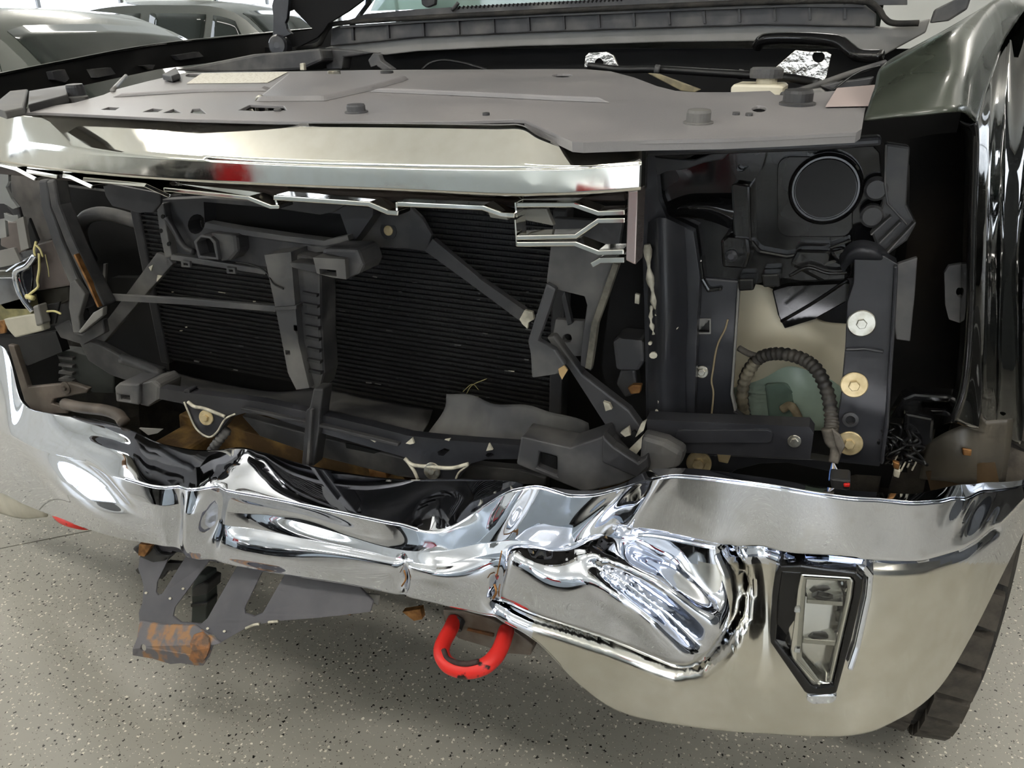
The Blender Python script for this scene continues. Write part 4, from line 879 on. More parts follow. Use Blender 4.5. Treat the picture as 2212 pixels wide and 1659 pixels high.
# gloss headlamp carrier
HC = plate('headlamp_carrier', [(1420, 345), (1450, 348), (1490, 340), (1520, 325), (1560, 318), (1640, 316), (1760, 312), (1880, 308), (1900, 330), (1908, 420), (1895, 520), (1870, 560), (1846, 600), (1800, 604), (1730, 607), (1686, 600), (1640, 612), (1594, 620), (1547, 626), (1516, 626), (1508, 584), (1500, 537), (1492, 492), (1466, 481), (1428, 470), (1416, 426), (1424, 385)], .33, .03, GLOSS, T, bevel=.005)
HC['label'] = 'glossy black moulded headlamp carrier'
grid('carrier_dish', [[(1430, 440, .328), (1480, 425, .32), (1530, 425, .315), (1580, 430, .305)], [(1432, 460, .32), (1480, 448, .30), (1530, 446, .295), (1585, 460, .295)], [(1440, 472, .328), (1490, 470, .318), (1540, 480, .312), (1590, 500, .305)]], GLOSS, HC, nu=6, nv=6)
plate('carrier_tower', [(1578, 400), (1590, 395), (1620, 400), (1624, 520), (1606, 530), (1584, 522)], .295, .04, GLOSS, HC, bevel=.008)
plate('carrier_tab', [(1574, 328), (1658, 320), (1645, 365), (1626, 392), (1592, 388), (1578, 360)], .305, .02, GLOSS, HC, bevel=.004, holes=[circ(1604, 362, 14, 8, 12, -.4)])
def rsq(x0, y0, x1, y1, r=14):
    out = []
    for cx, cy, a0 in ((x1-r, y0+r, -90), (x1-r, y1-r, 0), (x0+r, y1-r, 90), (x0+r, y0+r, 180)):
        for k in range(5): a = math.radians(a0+k*22.5); out.append((cx+r*math.cos(a), cy+r*math.sin(a)))
    return out
plate('cap_surround', rsq(1679, 338, 1842, 512, 26), .312, .03, GLOSS, HC, bevel=.006)
cc = P(1783, 408, .308); s_ = mpp(1783, 408, .308)
AC = lathe('access_cap', cc, (0, -1, .06), [(76*s_, -.01), (76*s_, .002), (72*s_, .006), (68*s_, .003), (64*s_, .003), (62*s_, .006), (20*s_, .006)], GLOSS, HC, 40)
mm_ = mat('matte_black_cap', '262627', .75); lathe('cap_face', P(1783, 408, .300), (0, -1, .06), [(61*s_, -.004), (61*s_, .0005), (30*s_, .001)], mm_, AC, 40)
plate('screw_box', [(1556, 520), (1566, 512), (1618, 516), (1622, 545), (1612, 582), (1560, 578)], .288, .04, GLOSS, HC, bevel=.006)
lathe('screw', P(1580, 552, .287), (0, -1, 0), [(.008, 0), (.008, .004), (.004, .006)], STEELB, HC, 14)
ribbon('carrier_rib', [(1512, 560), (1516, 604), (1530, 628), (1560, 624)], 9, .315, .02, GLOSS, HC, bevel=.003)
ribbon('carrier_rib', [(1620, 520), (1640, 545), (1700, 556), (1790, 540), (1840, 520)], 10, .315, .02, GLOSS, HC, bevel=.004)
for q in ([(1593, 603), (1628, 602), (1629, 628), (1595, 630)], [(1644, 593), (1684, 591), (1686, 620), (1648, 622)]): plate('clip_socket', q, .30, .03, GLOSS, HC, bevel=.003)
for q in ([(1705, 575), (1722, 540), (1798, 542), (1790, 575), (1740, 590)], [(1720, 582), (1800, 560), (1838, 575), (1836, 604), (1770, 608)], [(1790, 545), (1830, 535), (1842, 560), (1810, 575)]): plate('clip_housing', q, .295, .03, GLOSS, HC, bevel=.005)
tube('clip_lever', [(1705, 596, .285), (1745, 578, .282), (1790, 590, .282), (1836, 588, .285)], 4, GLOSS, HC, n=6, seg=7)
plate('upper_arm', [(1912, 308), (1966, 316), (1958, 440), (1980, 484), (1960, 520), (1905, 560), (1882, 505), (1905, 440)], .30, .02, BLK, HC, bevel=.003)
ribbon('arm_edge', [(1914, 312), (1912, 400), (1918, 440), (1960, 486)], 5, .296, .02, BLK2, HC)
for pts in ([(1881, 508), (1926, 468)], [(1900, 526), (1946, 480)], [(1908, 556), (1978, 480)]): ribbon('arm_fin', pts, 4, .285, .02, BLK2, HC, bevel=.0006)
for x, y in ((1893, 408), (1884, 466)): lathe('round_boss', P(x, y, .305), (0, -1, 0), [(.014, -.01), (.014, .004), (.011, .007), (.004, .007)], BLK, HC, 20)
grid('torn_dome', [[(1812, 560, .29), (1830, 530, .28), (1860, 518, .275), (1900, 528, .28), (1930, 560, .29)], [(1815, 575, .275), (1835, 548, .255), (1862, 540, .25), (1895, 548, .255), (1925, 575, .275)], [(1822, 590, .285), (1838, 570, .27), (1862, 566, .265), (1890, 572, .27), (1918, 590, .285)]], STEELB, HC, nu=5, nv=5)
tube('stay_rod', [(1688, 694, .36), (1760, 652, .34), (1830, 605, .32)], 4, HOSE, T, n=5, seg=8)
# upper tie bar beneath the cover
ribbon('upper_tie_bar', [(1395, 328, .29), (1560, 322, .29), (1740, 316, .29), (1905, 305, .29)], 22, .29, .03, STEELB, T, bevel=.004)
plate('torn_liner', [(1408, 338), (1470, 344), (1500, 345), (1540, 330), (1580, 326), (1560, 345), (1520, 352), (1480, 366), (1440, 370), (1420, 380)], .30, .006, BLK, T)
# lower member
LM = plate('lamp_lower_member', [(1395, 906), (1470, 910), (1620, 916), (1748, 922), (1758, 936), (1750, 992), (1600, 985), (1482, 978), (1400, 946)], .235, .03, STEELB, T, bevel=.004, holes=[circ(1716, 953, 9, 9, 12)])
plate('pressed_groove', rsq(1460, 929, 1668, 957, 12), .231, .01, STEELB, LM, bevel=.003)
bolt((1716, 953, .234), 14, ZINC, LM, hexr=.6)
bolt((1510, 1000, .262), 27, YZINC, LM, hexr=.5); plate('zinc_tab', [(1548, 980), (1580, 982), (1572, 1002), (1552, 998)], .265, .004, YZINC, LM)
plate('lower_arch', [(1400, 985), (1480, 980), (1750, 992), (1800, 1000), (1800, 1020), (1700, 1000), (1640, 1002), (1590, 1015), (1568, 1030), (1540, 1030), (1480, 1025)], .27, .02, STEELB, T, bevel=.004)
plate('mount_bracket', [(1385, 940), (1440, 955), (1480, 978), (1470, 1010), (1430, 1020), (1390, 1046), (1365, 1040), (1380, 1000)], .19, .03, BLK2, T, bevel=.008)
# wiring harness
HN = tube('wiring_harness', [(1612, 908, .40), (1604, 860, .385), (1612, 810, .37), (1640, 774, .355), (1680, 764, .34), (1730, 774, .32), (1765, 800, .30), (1788, 850, .28), (1796, 900, .265), (1796, 930, .25)], 15, LOOM, T, n=16, seg=12, corr=1)
HN['label'] = 'corrugated black wiring loom'
tube('taped_branch', [(1596, 752, .37), (1618, 764, .362), (1646, 772, .353)], 7, TAPE, HN, n=6)
tube('pale_loom', [(1611, 912, .385), (1603, 868, .37), (1609, 820, .36), (1630, 784, .35)], 13, mat('pale_corrugated_loom', '8d8572', .65, c2='5f594c', nscale=50), HN, n=14, seg=10, corr=1)
tube('tape_wrap', [(1792, 925, .245), (1796, 950, .242), (1806, 968, .236), (1800, 1000, .225)], 17, TAPE, HN, n=6, rfun=lambda t: 1.05-.45*t)
plate('tape_tail', [(1796, 925), (1815, 940), (1826, 965), (1815, 985), (1805, 962)], .225, .004, TAPE, HN)
for k, (m_, dx) in enumerate(((BLUEW, -8), (WHITEW, -2), (TANW, 5), (BLUEW, 9), (WHITEW, 12))):
    tube('wire', [(1799, 998, .225), (1800+dx*.8, 1018, .21), (1803+dx*1.5, 1038, .20)], 1.8, m_, HN, n=5, seg=6)
CN = plate('connector', [(1792, 1034), (1838, 1038), (1836, 1060), (1796, 1056)], .185, .03, BLK, HN, bevel=.003)
plate('connector_lock', [(1822, 1046), (1836, 1046), (1836, 1053), (1822, 1053)], .182, .006, REDP, HN)
# torn wiring and bracket near the fender
WB = plate('marker_lamp_bracket', [(1922, 905), (1950, 860), (1975, 850), (2088, 858), (2080, 890), (2060, 905), (2010, 895), (1985, 905)], .33, .03, GLOSS, T, bevel=.004, holes=[[(1992, 868), (2065, 872), (2060, 888), (1990, 885)]])
plate('bracket_box', [(1954, 892), (2020, 905), (2014, 956), (1985, 975), (1950, 930)], .30, .03, GLOSS, WB, bevel=.004)
for k in range(16):
    x, y = random.uniform(1908, 1975), random.uniform(915, 945)
    pts = [(x, y, .30)]
    for q in range(4): pts.append((x+random.uniform(-34, 40), y+18*(q+1)+random.uniform(-16, 8), .29-random.uniform(0, .03)))
    pts = [(min(max(a, 1898), 2012), min(b, 1004), c_) for a, b, c_ in pts]
    tube('torn_wire', pts, random.uniform(2.2, 4.2), HOSE if k % 4 else GLOSS, WB, n=5, seg=6)
for x, y in ((1928, 1004), (1946, 1018), (1960, 1010), (1970, 1016), (1935, 1024)): tube('bare_pin', [(x, y, .27), (x+6, y-12, .27), (x+10, y-20, .275)], 2, SEAL, WB, n=3, seg=6)
plate('terminal', [(1928, 996), (1944, 1002), (1942, 1016), (1930, 1012)], .262, .008, COPPER, WB); plate('terminal', [(1932, 1014), (1946, 1018), (1942, 1034), (1930, 1030)], .262, .008, SEAL, WB)
FBK = plate('fender_bracket', [(2040, 590), (2050, 574), (2104, 566), (2108, 690), (2080, 700), (2050, 690), (2042, 660)], .33, .008, BLK2, T, holes=[circ(2072, 631, 7, 10, 12)])
# liner
LN = grid('fender_liner', [[(1965, 300, .42), (2020, 290, .44), (2080, 285, .48)], [(1962, 500, .44), (2020, 500, .47), (2090, 500, .50)], [(1935, 700, .46), (2020, 700, .50), (2090, 700, .54)], [(1925, 860, .48), (2010, 860, .52), (2085, 860, .56)], [(1915, 1040, .50), (2000, 1040, .54), (2080, 1040, .58)]], mat('brown_dusty_liner', '0f0e0d', .75, c2='2e261d', nscale=5, lo=.5, hi=.8), T, nu=5, nv=5)
grid('liner_flap', [[(2005, 955, .40), (2050, 930, .39), (2110, 912, .40), (2190, 905, .48)], [(1992, 1000, .40), (2050, 985, .38), (2110, 970, .39), (2184, 960, .47)], [(1985, 1035, .40), (2045, 1040, .38), (2110, 1050, .39), (2172, 1040, .46)]], mat('smoky_plastic', '4a463f', .4, c2='5c564c', nscale=8), LN, nu=5, nv=5, solid=.003)
plate('rusty_patch', [(2000, 1020), (2060, 1005), (2150, 1000), (2160, 1050), (2010, 1060)], .39, .003, mat('brown_film', '4a3a28', .6, c2='5f4c34', nscale=14), LN, bevel=0)
plate('brass_clip', [(2078, 968), (2100, 972), (2098, 986), (2080, 984)], .372, .004, COPPER, LN)
# ================================================================== fog lamp
YOFF[0] = .022
FG = plate('fog_lamp', [(1683, 1222), (1730, 1221), (1787, 1229), (1850, 1236), (1866, 1251), (1863, 1279), (1840, 1380), (1807, 1498), (1795, 1502), (1746, 1501), (1737, 1495), (1664, 1389), (1662, 1369), (1667, 1291), (1674, 1238)], .045, .05, GLOSS, T, bevel=.004,
           holes=[[(1690, 1236), (1840, 1246), (1847, 1258), (1843, 1291), (1800, 1480), (1764, 1485), (1752, 1479), (1676, 1384), (1680, 1300)]])
FG['label'] = 'five-sided clear fog lamp in black bezel'
plate('dark_inner_panel', [(1676, 1232), (1736, 1236), (1726, 1300), (1714, 1440), (1668, 1386), (1674, 1290)], .062, .006, GLOSS, FG)
LI = [(1730, 1240), (1837, 1247), (1845, 1257), (1841, 1291), (1797, 1481), (1765, 1484), (1753, 1479), (1713, 1433), (1707, 1409), (1716, 1340), (1723, 1274)]
LIN = [(1742, 1252), (1828, 1256), (1830, 1270), (1820, 1325), (1787, 1474), (1772, 1470), (1734, 1420), (1732, 1400), (1738, 1317)]
plate('lens_rim', LI, .050, .03, mat('bright_lamp_rim', 'c9c8bf', .2, .8), FG, holes=[LIN], bevel=.002)
plate('bowl_back', LI, .088, .004, MIRROR, FG, bevel=0)
def bowl(y0, y1):
    rows = []
    for k in range(5):
        a = k/4; y = y0+(y1-y0)*a
        rows.append([(1738-8*((y-1250)/220)+u/9*(88-36*max(0, (y-1280)/190)), y, .062+.020*math.sin(math.pi*u/9)+(.006 if u % 2 else 0)+.012*math.sin(math.pi*a)) for u in range(10)])
    grid('reflector', rows, MIRROR, FG, nu=1, nv=1, smooth=False)
bowl(1256, 1298); bowl(1308, 1382); bowl(1394, 1466)
for y, x0, x1 in ((1298, 1742, 1822), (1384, 1733, 1808)):
    ribbon('lamp_shelf', [(x0, y), (x1, y+6)], 9, .056, .03, MATS['bright_lamp_rim'], FG, bevel=.001)
    plate('shelf_bulge', [(x0+2, y-4), (x0+24, y-13), (x0+48, y-8), (x1-4, y+2)], .060, .01, GREYM, FG)
plate('clear_lens', [(1736, 1246), (1834, 1252), (1838, 1262), (1833, 1292), (1792, 1476), (1767, 1478), (1720, 1428), (1722, 1380), (1730, 1280)], .047, .002, GLASS, FG, bevel=0)
for y in (1320, 1407): plate('lens_clip', [(1716, y-5), (1729, y-5), (1729, y+5), (1715, y+4)], .046, .006, CLEARP, FG)
plate('lamp_foot', [(1742, 1504), (1806, 1503), (1808, 1512), (1800, 1520), (1752, 1522), (1741, 1514)], .055, .03, CHROME, FG, bevel=.004)
# chrome surround of the lamp
ribbon('lamp_surround', [(1690, 1214, .058), (1790, 1220, .055), (1866, 1228, .062), (1880, 1246, .07), (1876, 1290, .07), (1852, 1400, .066), (1836, 1450, .06)], 14, .06, .03, CHROME, BUMP, bevel=.005)
YOFF[0] = 0.0
# ================================================================== plate bracket hanging below the bumper
def byy(y): return .15-.115*max(0, min(1, (y-1200)/200))
PB = plate('plate_bracket', [(301, 1204, byy(1204)), (298, 1229, byy(1229)), (305, 1248, byy(1248)), (310, 1269, byy(1269)), (307, 1302, byy(1302)), (299, 1324, byy(1324)), (301, 1346, byy(1346)), (340, 1356, byy(1356)), (420, 1362, byy(1362)), (462, 1372, byy(1372)), (474, 1390, byy(1390)), (531, 1357, byy(1357)), (586, 1343, byy(1343)), (667, 1337, byy(1337)), (737, 1330, byy(1330)), (800, 1322, byy(1322)), (806, 1300, byy(1300)), (770, 1262, byy(1262)), (640, 1225, byy(1225)), (500, 1190, byy(1190)), (440, 1180, byy(1180)), (330, 1165, byy(1165))], None, .004, RUST, T, bevel=.001,
           holes=[[(372, 1190, byy(1190)), (404, 1197, byy(1197)), (350, 1283, byy(1283)), (341, 1287, byy(1287)), (336, 1280, byy(1280)), (339, 1258, byy(1258))], [(452, 1212, byy(1212)), (512, 1222, byy(1222)), (447, 1337, byy(1337)), (434, 1348, byy(1348)), (390, 1345, byy(1345)), (373, 1332, byy(1332)), (377, 1313, byy(1313))], [(566, 1236, byy(1236)), (614, 1242, byy(1242)), (567, 1324, byy(1324)), (548, 1332, byy(1332)), (529, 1326, byy(1326)), (527, 1315, byy(1315))]])
PB['label'] = 'bent dark steel plate bracket with rusted foot'
SCAB = mat('rust_scab', '9a6a44', .8, c2='6a5648', nscale=60, lo=.4, hi=.6, bump=.5)
rb = mat('rusted_foot', '68666a', .6, c2='9a7450', nscale=26, lo=.50, hi=.60, bump=.3, bscale=90)
plate('rusted_foot', [(301, 1342, byy(1342)-.003), (295, 1381, byy(1381)-.003), (286, 1402, byy(1402)-.003), (286, 1416, byy(1416)-.003), (328, 1423, byy(1423)-.003), (368, 1435, byy(1435)-.003), (390, 1433, byy(1433)-.003), (423, 1438, byy(1438)-.003), (438, 1438, byy(1438)-.003), (450, 1421, byy(1421)-.003), (460, 1394, byy(1394)-.003), (476, 1390, byy(1390)-.003), (420, 1352, byy(1352)-.003), (350, 1350, byy(1350)-.003)], .12, .004, rb, PB, bevel=.001, holes=[[(x, y, byy(y)-.003) for x, y in circ(309, 1400, 6, 8, 12)]])
plate('rust_scab', [(x, y, byy(y)-.006) for x, y in [(418, 1372), (436, 1366), (450, 1380), (452, 1400), (446, 1418), (436, 1430), (420, 1432), (408, 1424), (414, 1406), (410, 1390)]], .03, .003, SCAB, PB, bevel=0)
for pts in ([(531, 1357), (548, 1350), (560, 1348)], [(580, 1344), (600, 1342)]): tube('scraped_edge', [(x, y, byy(y)-.002) for x, y in pts], 3, SEAL, PB, n=4, seg=6)
for x, y in ((395, 1272), (367, 1293), (315, 1281), (448, 1358), (484, 1364), (374, 1351)): plate('paint_chip', [(a, b, byy(b)-.0015) for a, b in circ(x, y, 3, 2.5, 7)], .1, .001, SEAL, PB, bevel=0)
def clip(pts, Y, m, par): return plate('spring_clip', pts, Y, .012, m, par, bevel=.001)
clip([(745, 1286), (775, 1292), (772, 1304), (762, 1306), (757, 1329), (738, 1328), (740, 1304)], .118, COPPER, PB)
clip([(868, 1322), (908, 1316), (912, 1338), (894, 1342)], .14, COPPER, PB)
clip([(300, 1176), (328, 1178), (312, 1203), (298, 1200)], .128, COPPER, PB)
plate('rubber_pad', [(284, 1186), (302, 1174), (330, 1180), (340, 1196), (372, 1200), (345, 1224), (320, 1212), (305, 1206)], .140, .02, BLK, PB, bevel=.004)
plate('rubber_pad', [(292, 1232), (302, 1222), (306, 1240), (298, 1240)], .14, .01, BLK, PB)
plate('rubber_pad', [(344, 1232), (360, 1215), (396, 1218), (394, 1230), (362, 1234), (350, 1250), (340, 1252)], .15, .01, BLK, PB)
plate('pale_tab', [(750, 1276), (820, 1286), (817, 1308)], .12, .003, GREYM, PB)
HCn = plate('hanging_connector', [(426, 1240), (446, 1244), (448, 1300), (446, 1346), (412, 1350), (414, 1302), (412, 1270)], .16, .03, mat('grey_green_plastic', '3b4240', .55), T, bevel=.003)
plate('connector_cap', [(414, 1272), (440, 1258), (449, 1262), (447, 1284), (414, 1290)], .152, .04, BLK, HCn, bevel=.003)
plate('connector_rib', [(411, 1306), (448, 1302), (448, 1308), (412, 1312)], .154, .03, BLK, HCn)
# ================================================================== tow hooks
def hook(pts, rpx, lab):
    o = tube('tow_hook', pts, rpx, REDCHIP, T, n=8, seg=14); o['label'] = lab; return o
TH = hook([(982, 1340, .13), (972, 1362, .105), (957, 1390, .075), (954, 1412, .055), (966, 1434, .04), (990, 1446, .033), (1018, 1448, .033), (1048, 1438, .04), (1072, 1416, .06), (1086, 1388, .085), (1094, 1362, .115)], 18, 'red tow hook with chipped paint')
tube('worn_edge', [(958, 1404, .052), (966, 1422, .040), (985, 1431, .032), (1008, 1434, .030), (1034, 1429, .034)], 6, mat('chipped_black', '2a201f', .7, c2='463430', nscale=60), TH, n=6, seg=7)
MB_ = plate('hook_mount', [(956, 1318), (1000, 1320), (1060, 1338), (1112, 1364), (1152, 1396), (1146, 1416), (1095, 1412), (990, 1380), (962, 1352)], .135, .05, mat('brown_grey_steel', '6a625a', .6, c2='55493f', nscale=20), T, bevel=.002)
plate('mount_seam', [(1010, 1358), (1066, 1370), (1066, 1376), (1008, 1362)], .132, .003, RUSTF, MB_, bevel=0)
for x, y in ((984, 1350), (1090, 1374)): lathe('hook_collar', P(x, y, .125), (0, -1, -.5), [(.013, -.01), (.013, .006), (.009, .008)], BLK, MB_, 16)
hook([(118, 1095, .26), (124, 1110, .235), (138, 1122, .215), (160, 1130, .205), (186, 1134, .21), (200, 1128, .24)], 11, 'red tow hook mostly hidden under the bumper')
# lower valance corner peeking out at the left
grid('valance_corner', [[(-60, 1015, .36), (0, 1058, .325), (50, 1082, .30), (108, 1108, .275)], [(-60, 1060, .36), (0, 1085, .325), (40, 1104, .305), (104, 1110, .28)], [(-60, 1085, .37), (0, 1106, .335), (50, 1118, .31), (104, 1114, .285)]], BEIGE, T, nu=5, nv=4, solid=.004)
# underbody seen below the bumper
boxv('front_axle_beam', (-.62, .42, .30), (.62, .50, .36), VOID, T, .01)
boxv('frame_rail', (-.52, .20, .42), (-.42, 1.4, .52), BROWN, T, .01); boxv('frame_rail', (.42, .22, .42), (.52, 1.4, .52), BROWN, T, .01)

# ================================================================== passenger side wreck
DW = mat('dusty_dark_panel', '4d4b4a', .7, c2='6f6a66', nscale=14)
AL = plate('air_deflector', [(20, 360), (88, 380), (88, 420), (97, 455), (112, 490), (116, 516), (80, 530), (66, 505), (45, 455), (24, 420)], .29, .01, DW, T, bevel=.003)
AL['label'] = 'dusty grey air deflector beside the smashed lamp'
ribbon('deflector_rail', [(92, 388), (98, 450), (122, 520), (150, 590), (172, 640), (180, 668)], 20, .275, .02, GREYP, AL, bevel=.004)
ribbon('deflector_rail', [(108, 388), (118, 445), (150, 525), (188, 605), (218, 664)], 17, .27, .03, BLK2, AL, bevel=.004)
ribbon('brass_strip', [(160, 550), (190, 612), (212, 664)], 4, .262, .01, COPPER, AL, bevel=.0006)
plate('pointed_leg', [(150, 612), (161, 604), (184, 636), (170, 684), (174, 720), (158, 719), (148, 664)], .26, .012, GREYP, AL, bevel=.002)
plate('deflector_foot', [(168, 717), (200, 676), (222, 664), (221, 682), (192, 706), (174, 720)], .255, .012, GREYM, AL, bevel=.002)
plate('deflector_base', [(116, 705), (150, 690), (160, 718), (176, 722), (220, 690), (225, 720), (180, 745), (130, 730)], .275, .015, BLK2, AL, bevel=.003)
BP = plate('lamp_housing_panel', [(74, 528), (112, 518), (152, 612), (150, 618), (85, 628), (66, 590)], .285, .02, mat('mauve_grey_plastic', '6a615d', .55, c2='5a524e', nscale=8), T, bevel=.004)
plate('panel_underside', [(66, 628), (150, 618), (148, 650), (120, 662), (70, 658)], .295, .02, mat('dark_olive_plastic', '2f2d26', .6), BP, bevel=.004)
plate('panel_upper', [(0, 478), (36, 478), (60, 540), (40, 548), (0, 532)], .30, .02, MATS['mauve_grey_plastic'], BP, bevel=.004)
SL = plate('smashed_headlamp', [(-30, 586), (10, 584), (36, 566), (75, 550), (64, 575), (36, 590), (34, 606), (44, 634), (62, 658), (72, 690), (40, 684), (-30, 684)], .27, .02, mat('smoky_lens', '6b6a62', .1, trans=.35, coat=1), T, bevel=.004)
SL['label'] = 'broken headlamp with shattered clear lens'
plate('dark_glass_shard', [(38, 584), (66, 572), (69, 600), (66, 632), (55, 642), (44, 612)], .255, .006, mat('blue_black_glass', '15181f', .05, coat=1), SL)
tube('chrome_edge', [(76, 550, .255), (58, 574, .25), (34, 588, .25), (38, 620, .25), (52, 650, .252), (70, 672, .258)], 6, CHROME, SL, n=6, seg=8)
for pts, m_ in (([(-20, 360), (18, 372), (18, 392), (12, 404), (24, 430), (38, 448), (28, 452), (8, 440), (-20, 440)], CLEARP), ([(8, 460), (22, 466), (38, 464), (40, 474), (26, 480), (10, 476)], CLEARP), ([(34, 474), (50, 468), (62, 536), (45, 542)], GREYM), ([(-20, 476), (10, 472), (14, 512), (-20, 520)], CLEARP), ([(-20, 545), (30, 535), (44, 566), (20, 574), (-20, 582)], GREYM)):
    plate('lens_shard', pts, .245, .006, m_, SL, bevel=.0006)
plate('olive_insert', [(-10, 660), (60, 640), (70, 690), (20, 700), (-10, 695)], .262, .02, mat('olive_film', '6a6648', .5, c2='8a855e', nscale=40), SL)
plate('white_bracket', [(6, 690), (88, 676), (92, 715), (32, 730), (16, 712)], .25, .02, BEIGE, SL, bevel=.003)
plate('white_bracket', [(70, 662), (82, 658), (92, 700), (78, 706)], .245, .02, GREYM, SL, bevel=.003)
plate('copper_scrap', [(-20, 698), (12, 690), (10, 720), (-20, 725)], .25, .006, COPPER, SL)
for pts, m_, y_ in (([(40, 600), (66, 640), (60, 668), (10, 668), (-20, 640), (-20, 600)], CHROME, .262), ([(18, 420), (40, 448), (46, 470), (30, 466), (14, 446)], BLK, .25), ([(44, 545), (76, 536), (74, 552), (40, 566)], CHROME, .25), ([(92, 660), (128, 652), (118, 700), (94, 704)], DARKP, .27), ([(62, 470), (82, 520), (70, 540), (56, 500)], DARKP, .27)):
    plate('lens_shard', pts, y_, .006, m_, SL, bevel=.002)
YF = mat('yellow_fibre', 'd3c98f', .8)
for pts, r in (([(78, 522, .245), (74, 540, .243), (76, 552, .243)], 2.6), ([(76, 528, .243), (86, 538, .243), (93, 555, .245)], 2), ([(84, 548, .243), (85, 580, .243), (81, 606, .244), (82, 620, .245), (66, 634, .245), (58, 642, .245)], 2.6), ([(58, 640, .244), (72, 644, .244)], 6), ([(92, 674, .26), (116, 672, .262), (132, 678, .265)], 2.5), ([(98, 550, .26), (104, 580, .262), (106, 598, .264)], 1)):
    tube('glass_fibre', pts, r, YF, SL, n=5, seg=6)
plate('black_frame', [(-30, 724), (30, 732), (120, 716), (135, 760), (60, 790), (20, 760)], .38, .02, DARKP, T, bevel=0)
plate('well_backing', [(-120, 640), (150, 640), (330, 780), (330, 960), (60, 950), (-120, 800)], .55, .02, VOID, T, bevel=0)  # black sheet added behind the open corner, shade in its colour
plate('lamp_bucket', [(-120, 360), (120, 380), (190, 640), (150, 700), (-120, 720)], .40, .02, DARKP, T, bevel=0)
# radiator hose and dark housings behind the grille, passenger side
tube('radiator_hose', [(345, 500, .46), (290, 478, .45), (230, 462, .44), (190, 468, .44), (174, 492, .45), (180, 530, .47), (196, 560, .50)], 15, BLK2, T, n=8, seg=14)
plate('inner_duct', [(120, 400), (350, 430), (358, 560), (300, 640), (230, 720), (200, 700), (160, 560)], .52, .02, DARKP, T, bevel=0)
plate('header_flange', [(220, 394), (346, 418), (346, 440), (332, 458), (300, 460), (242, 446), (228, 424)], .20, .006, BLK, T, bevel=.0015)
plate('header_flange', [(598, 428), (748, 442), (722, 458), (690, 464), (606, 452)], .20, .006, BLK, T, bevel=.0015)
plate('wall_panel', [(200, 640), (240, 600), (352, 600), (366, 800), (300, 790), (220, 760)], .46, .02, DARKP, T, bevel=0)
ribbon('thin_stay', [(226, 570), (222, 640)], 6, .42, .006, GREYP, T)

# ================================================================== passenger fender, cowl, engine bay
def PX(px, py, X):
    d = ray(px, py); return CAM+d*((X-CAM.x)/d.x)
def xplate(name, pts, X, th, m, par):
    a = [PX(p[0], p[1], p[2] if len(p) > 2 else X) for p in pts]; n = len(a); l2 = [Vector((p[0], -p[1], 0)) for p in pts]
    tr = tessellate_polygon([l2]); vs = a+[v+Vector((-th, 0, 0)) for v in a]
    fs = [tuple(t) for t in tr]+[tuple(n+i for i in reversed(t)) for t in tr]+[(i, (i+1) % n, n+(i+1) % n, n+i) for i in range(n)]
    return mk(name, vs, fs, m, par)
PF = xplate('fender', [(-120, 186), (0, 163), (130, 137), (340, 99), (590, 73), (720, 61), (720, 120), (590, 118), (340, 150), (130, 195), (0, 225), (-120, 260)], -.93, .03, mat('matte_black_paint', '0e0e0e', .5, c2='1d1c1b', nscale=12), T)
PF['label'] = 'far fender with a thin lit edge'
a_ = [PX(x, y, -.93) for x, y in ((-120, 184), (0, 161), (130, 135), (340, 97), (590, 71), (720, 59))]
tube3('fender_edge', spline(a_, 6), .004, PAINT, PF, 8)
for pts in ([(113, 155), (140, 150), (150, 170), (142, 178), (118, 172)], [(200, 150), (240, 146), (250, 160), (210, 168)], [(310, 142), (335, 140), (330, 150)], [(380, 120), (430, 112), (440, 122), (390, 130)]): xplate('fender_tab', pts, -.91, .02, BLK2, PF)
# brackets just inside it
cplate('inner_bracket', [(-20, 230), (22, 196), (60, 192), (50, 232), (10, 240)], .01, GREYP, T, up=.012); cplate('inner_bracket', [(62, 196), (150, 182), (145, 204), (60, 226)], .012, BLK2, T, up=.010)
cplate('duct_bracket', [(350, 160), (380, 144), (388, 158), (370, 164)], .01, GREYP, T, up=.012)
c0, c1 = PC(243, 196, .002), PX(272, 164, -.80); tube3('support_rod', spline([c0, (c0+c1)/2, c1], 3), .004, GREYM, T, 8)
# hinge and open hood
hd = thing  # (hood is a part of the truck)
def hood():
    a = [Vector((-.86, 1.34, 1.50)), Vector((.86, 1.34, 1.50)), Vector((.84, .45, 2.42)), Vector((-.84, .45, 2.42))]
    rows = [[a[0].lerp(a[1], u/4)+Vector((0, 0, .03*math.sin(math.pi*u/4))) for u in range(5)], [(a[0].lerp(a[3], .5)).lerp(a[1].lerp(a[2], .5), u/4)+Vector((0, -.03, .06)) for u in range(5)], [a[3].lerp(a[2], u/4)+Vector((0, 0, .03*math.sin(math.pi*u/4))) for u in range(5)]]
    o = grid('open_hood', rows, PAINT, T, nu=3, nv=6, solid=.035); o['label'] = 'black hood raised open'
    return o
hood()
HG = plate('hood_hinge', [(589, 78), (590, 36), (587, 12), (594, -16), (625, -16), (622, 20), (620, 39), (616, 49), (619, 62), (629, 73), (612, 80)], 1.20, .012, STEELB, T)
s2 = mpp(598, 98, 1.19); lathe('hinge_pivot', P(600, 98, 1.19), (.2, -1, .1), [(22*s2, -.03), (22*s2, 0), (18*s2, .006), (6*s2, .008)], STEELB, HG, 24)
plate('hood_corner', [(622, -20), (800, -20), (784, 0), (752, 24), (709, 50), (699, 66), (686, 80), (649, 99), (616, 104), (616, 76), (676, 63), (634, 20), (622, 24)], 1.235, .01, VOID, HG, bevel=0)
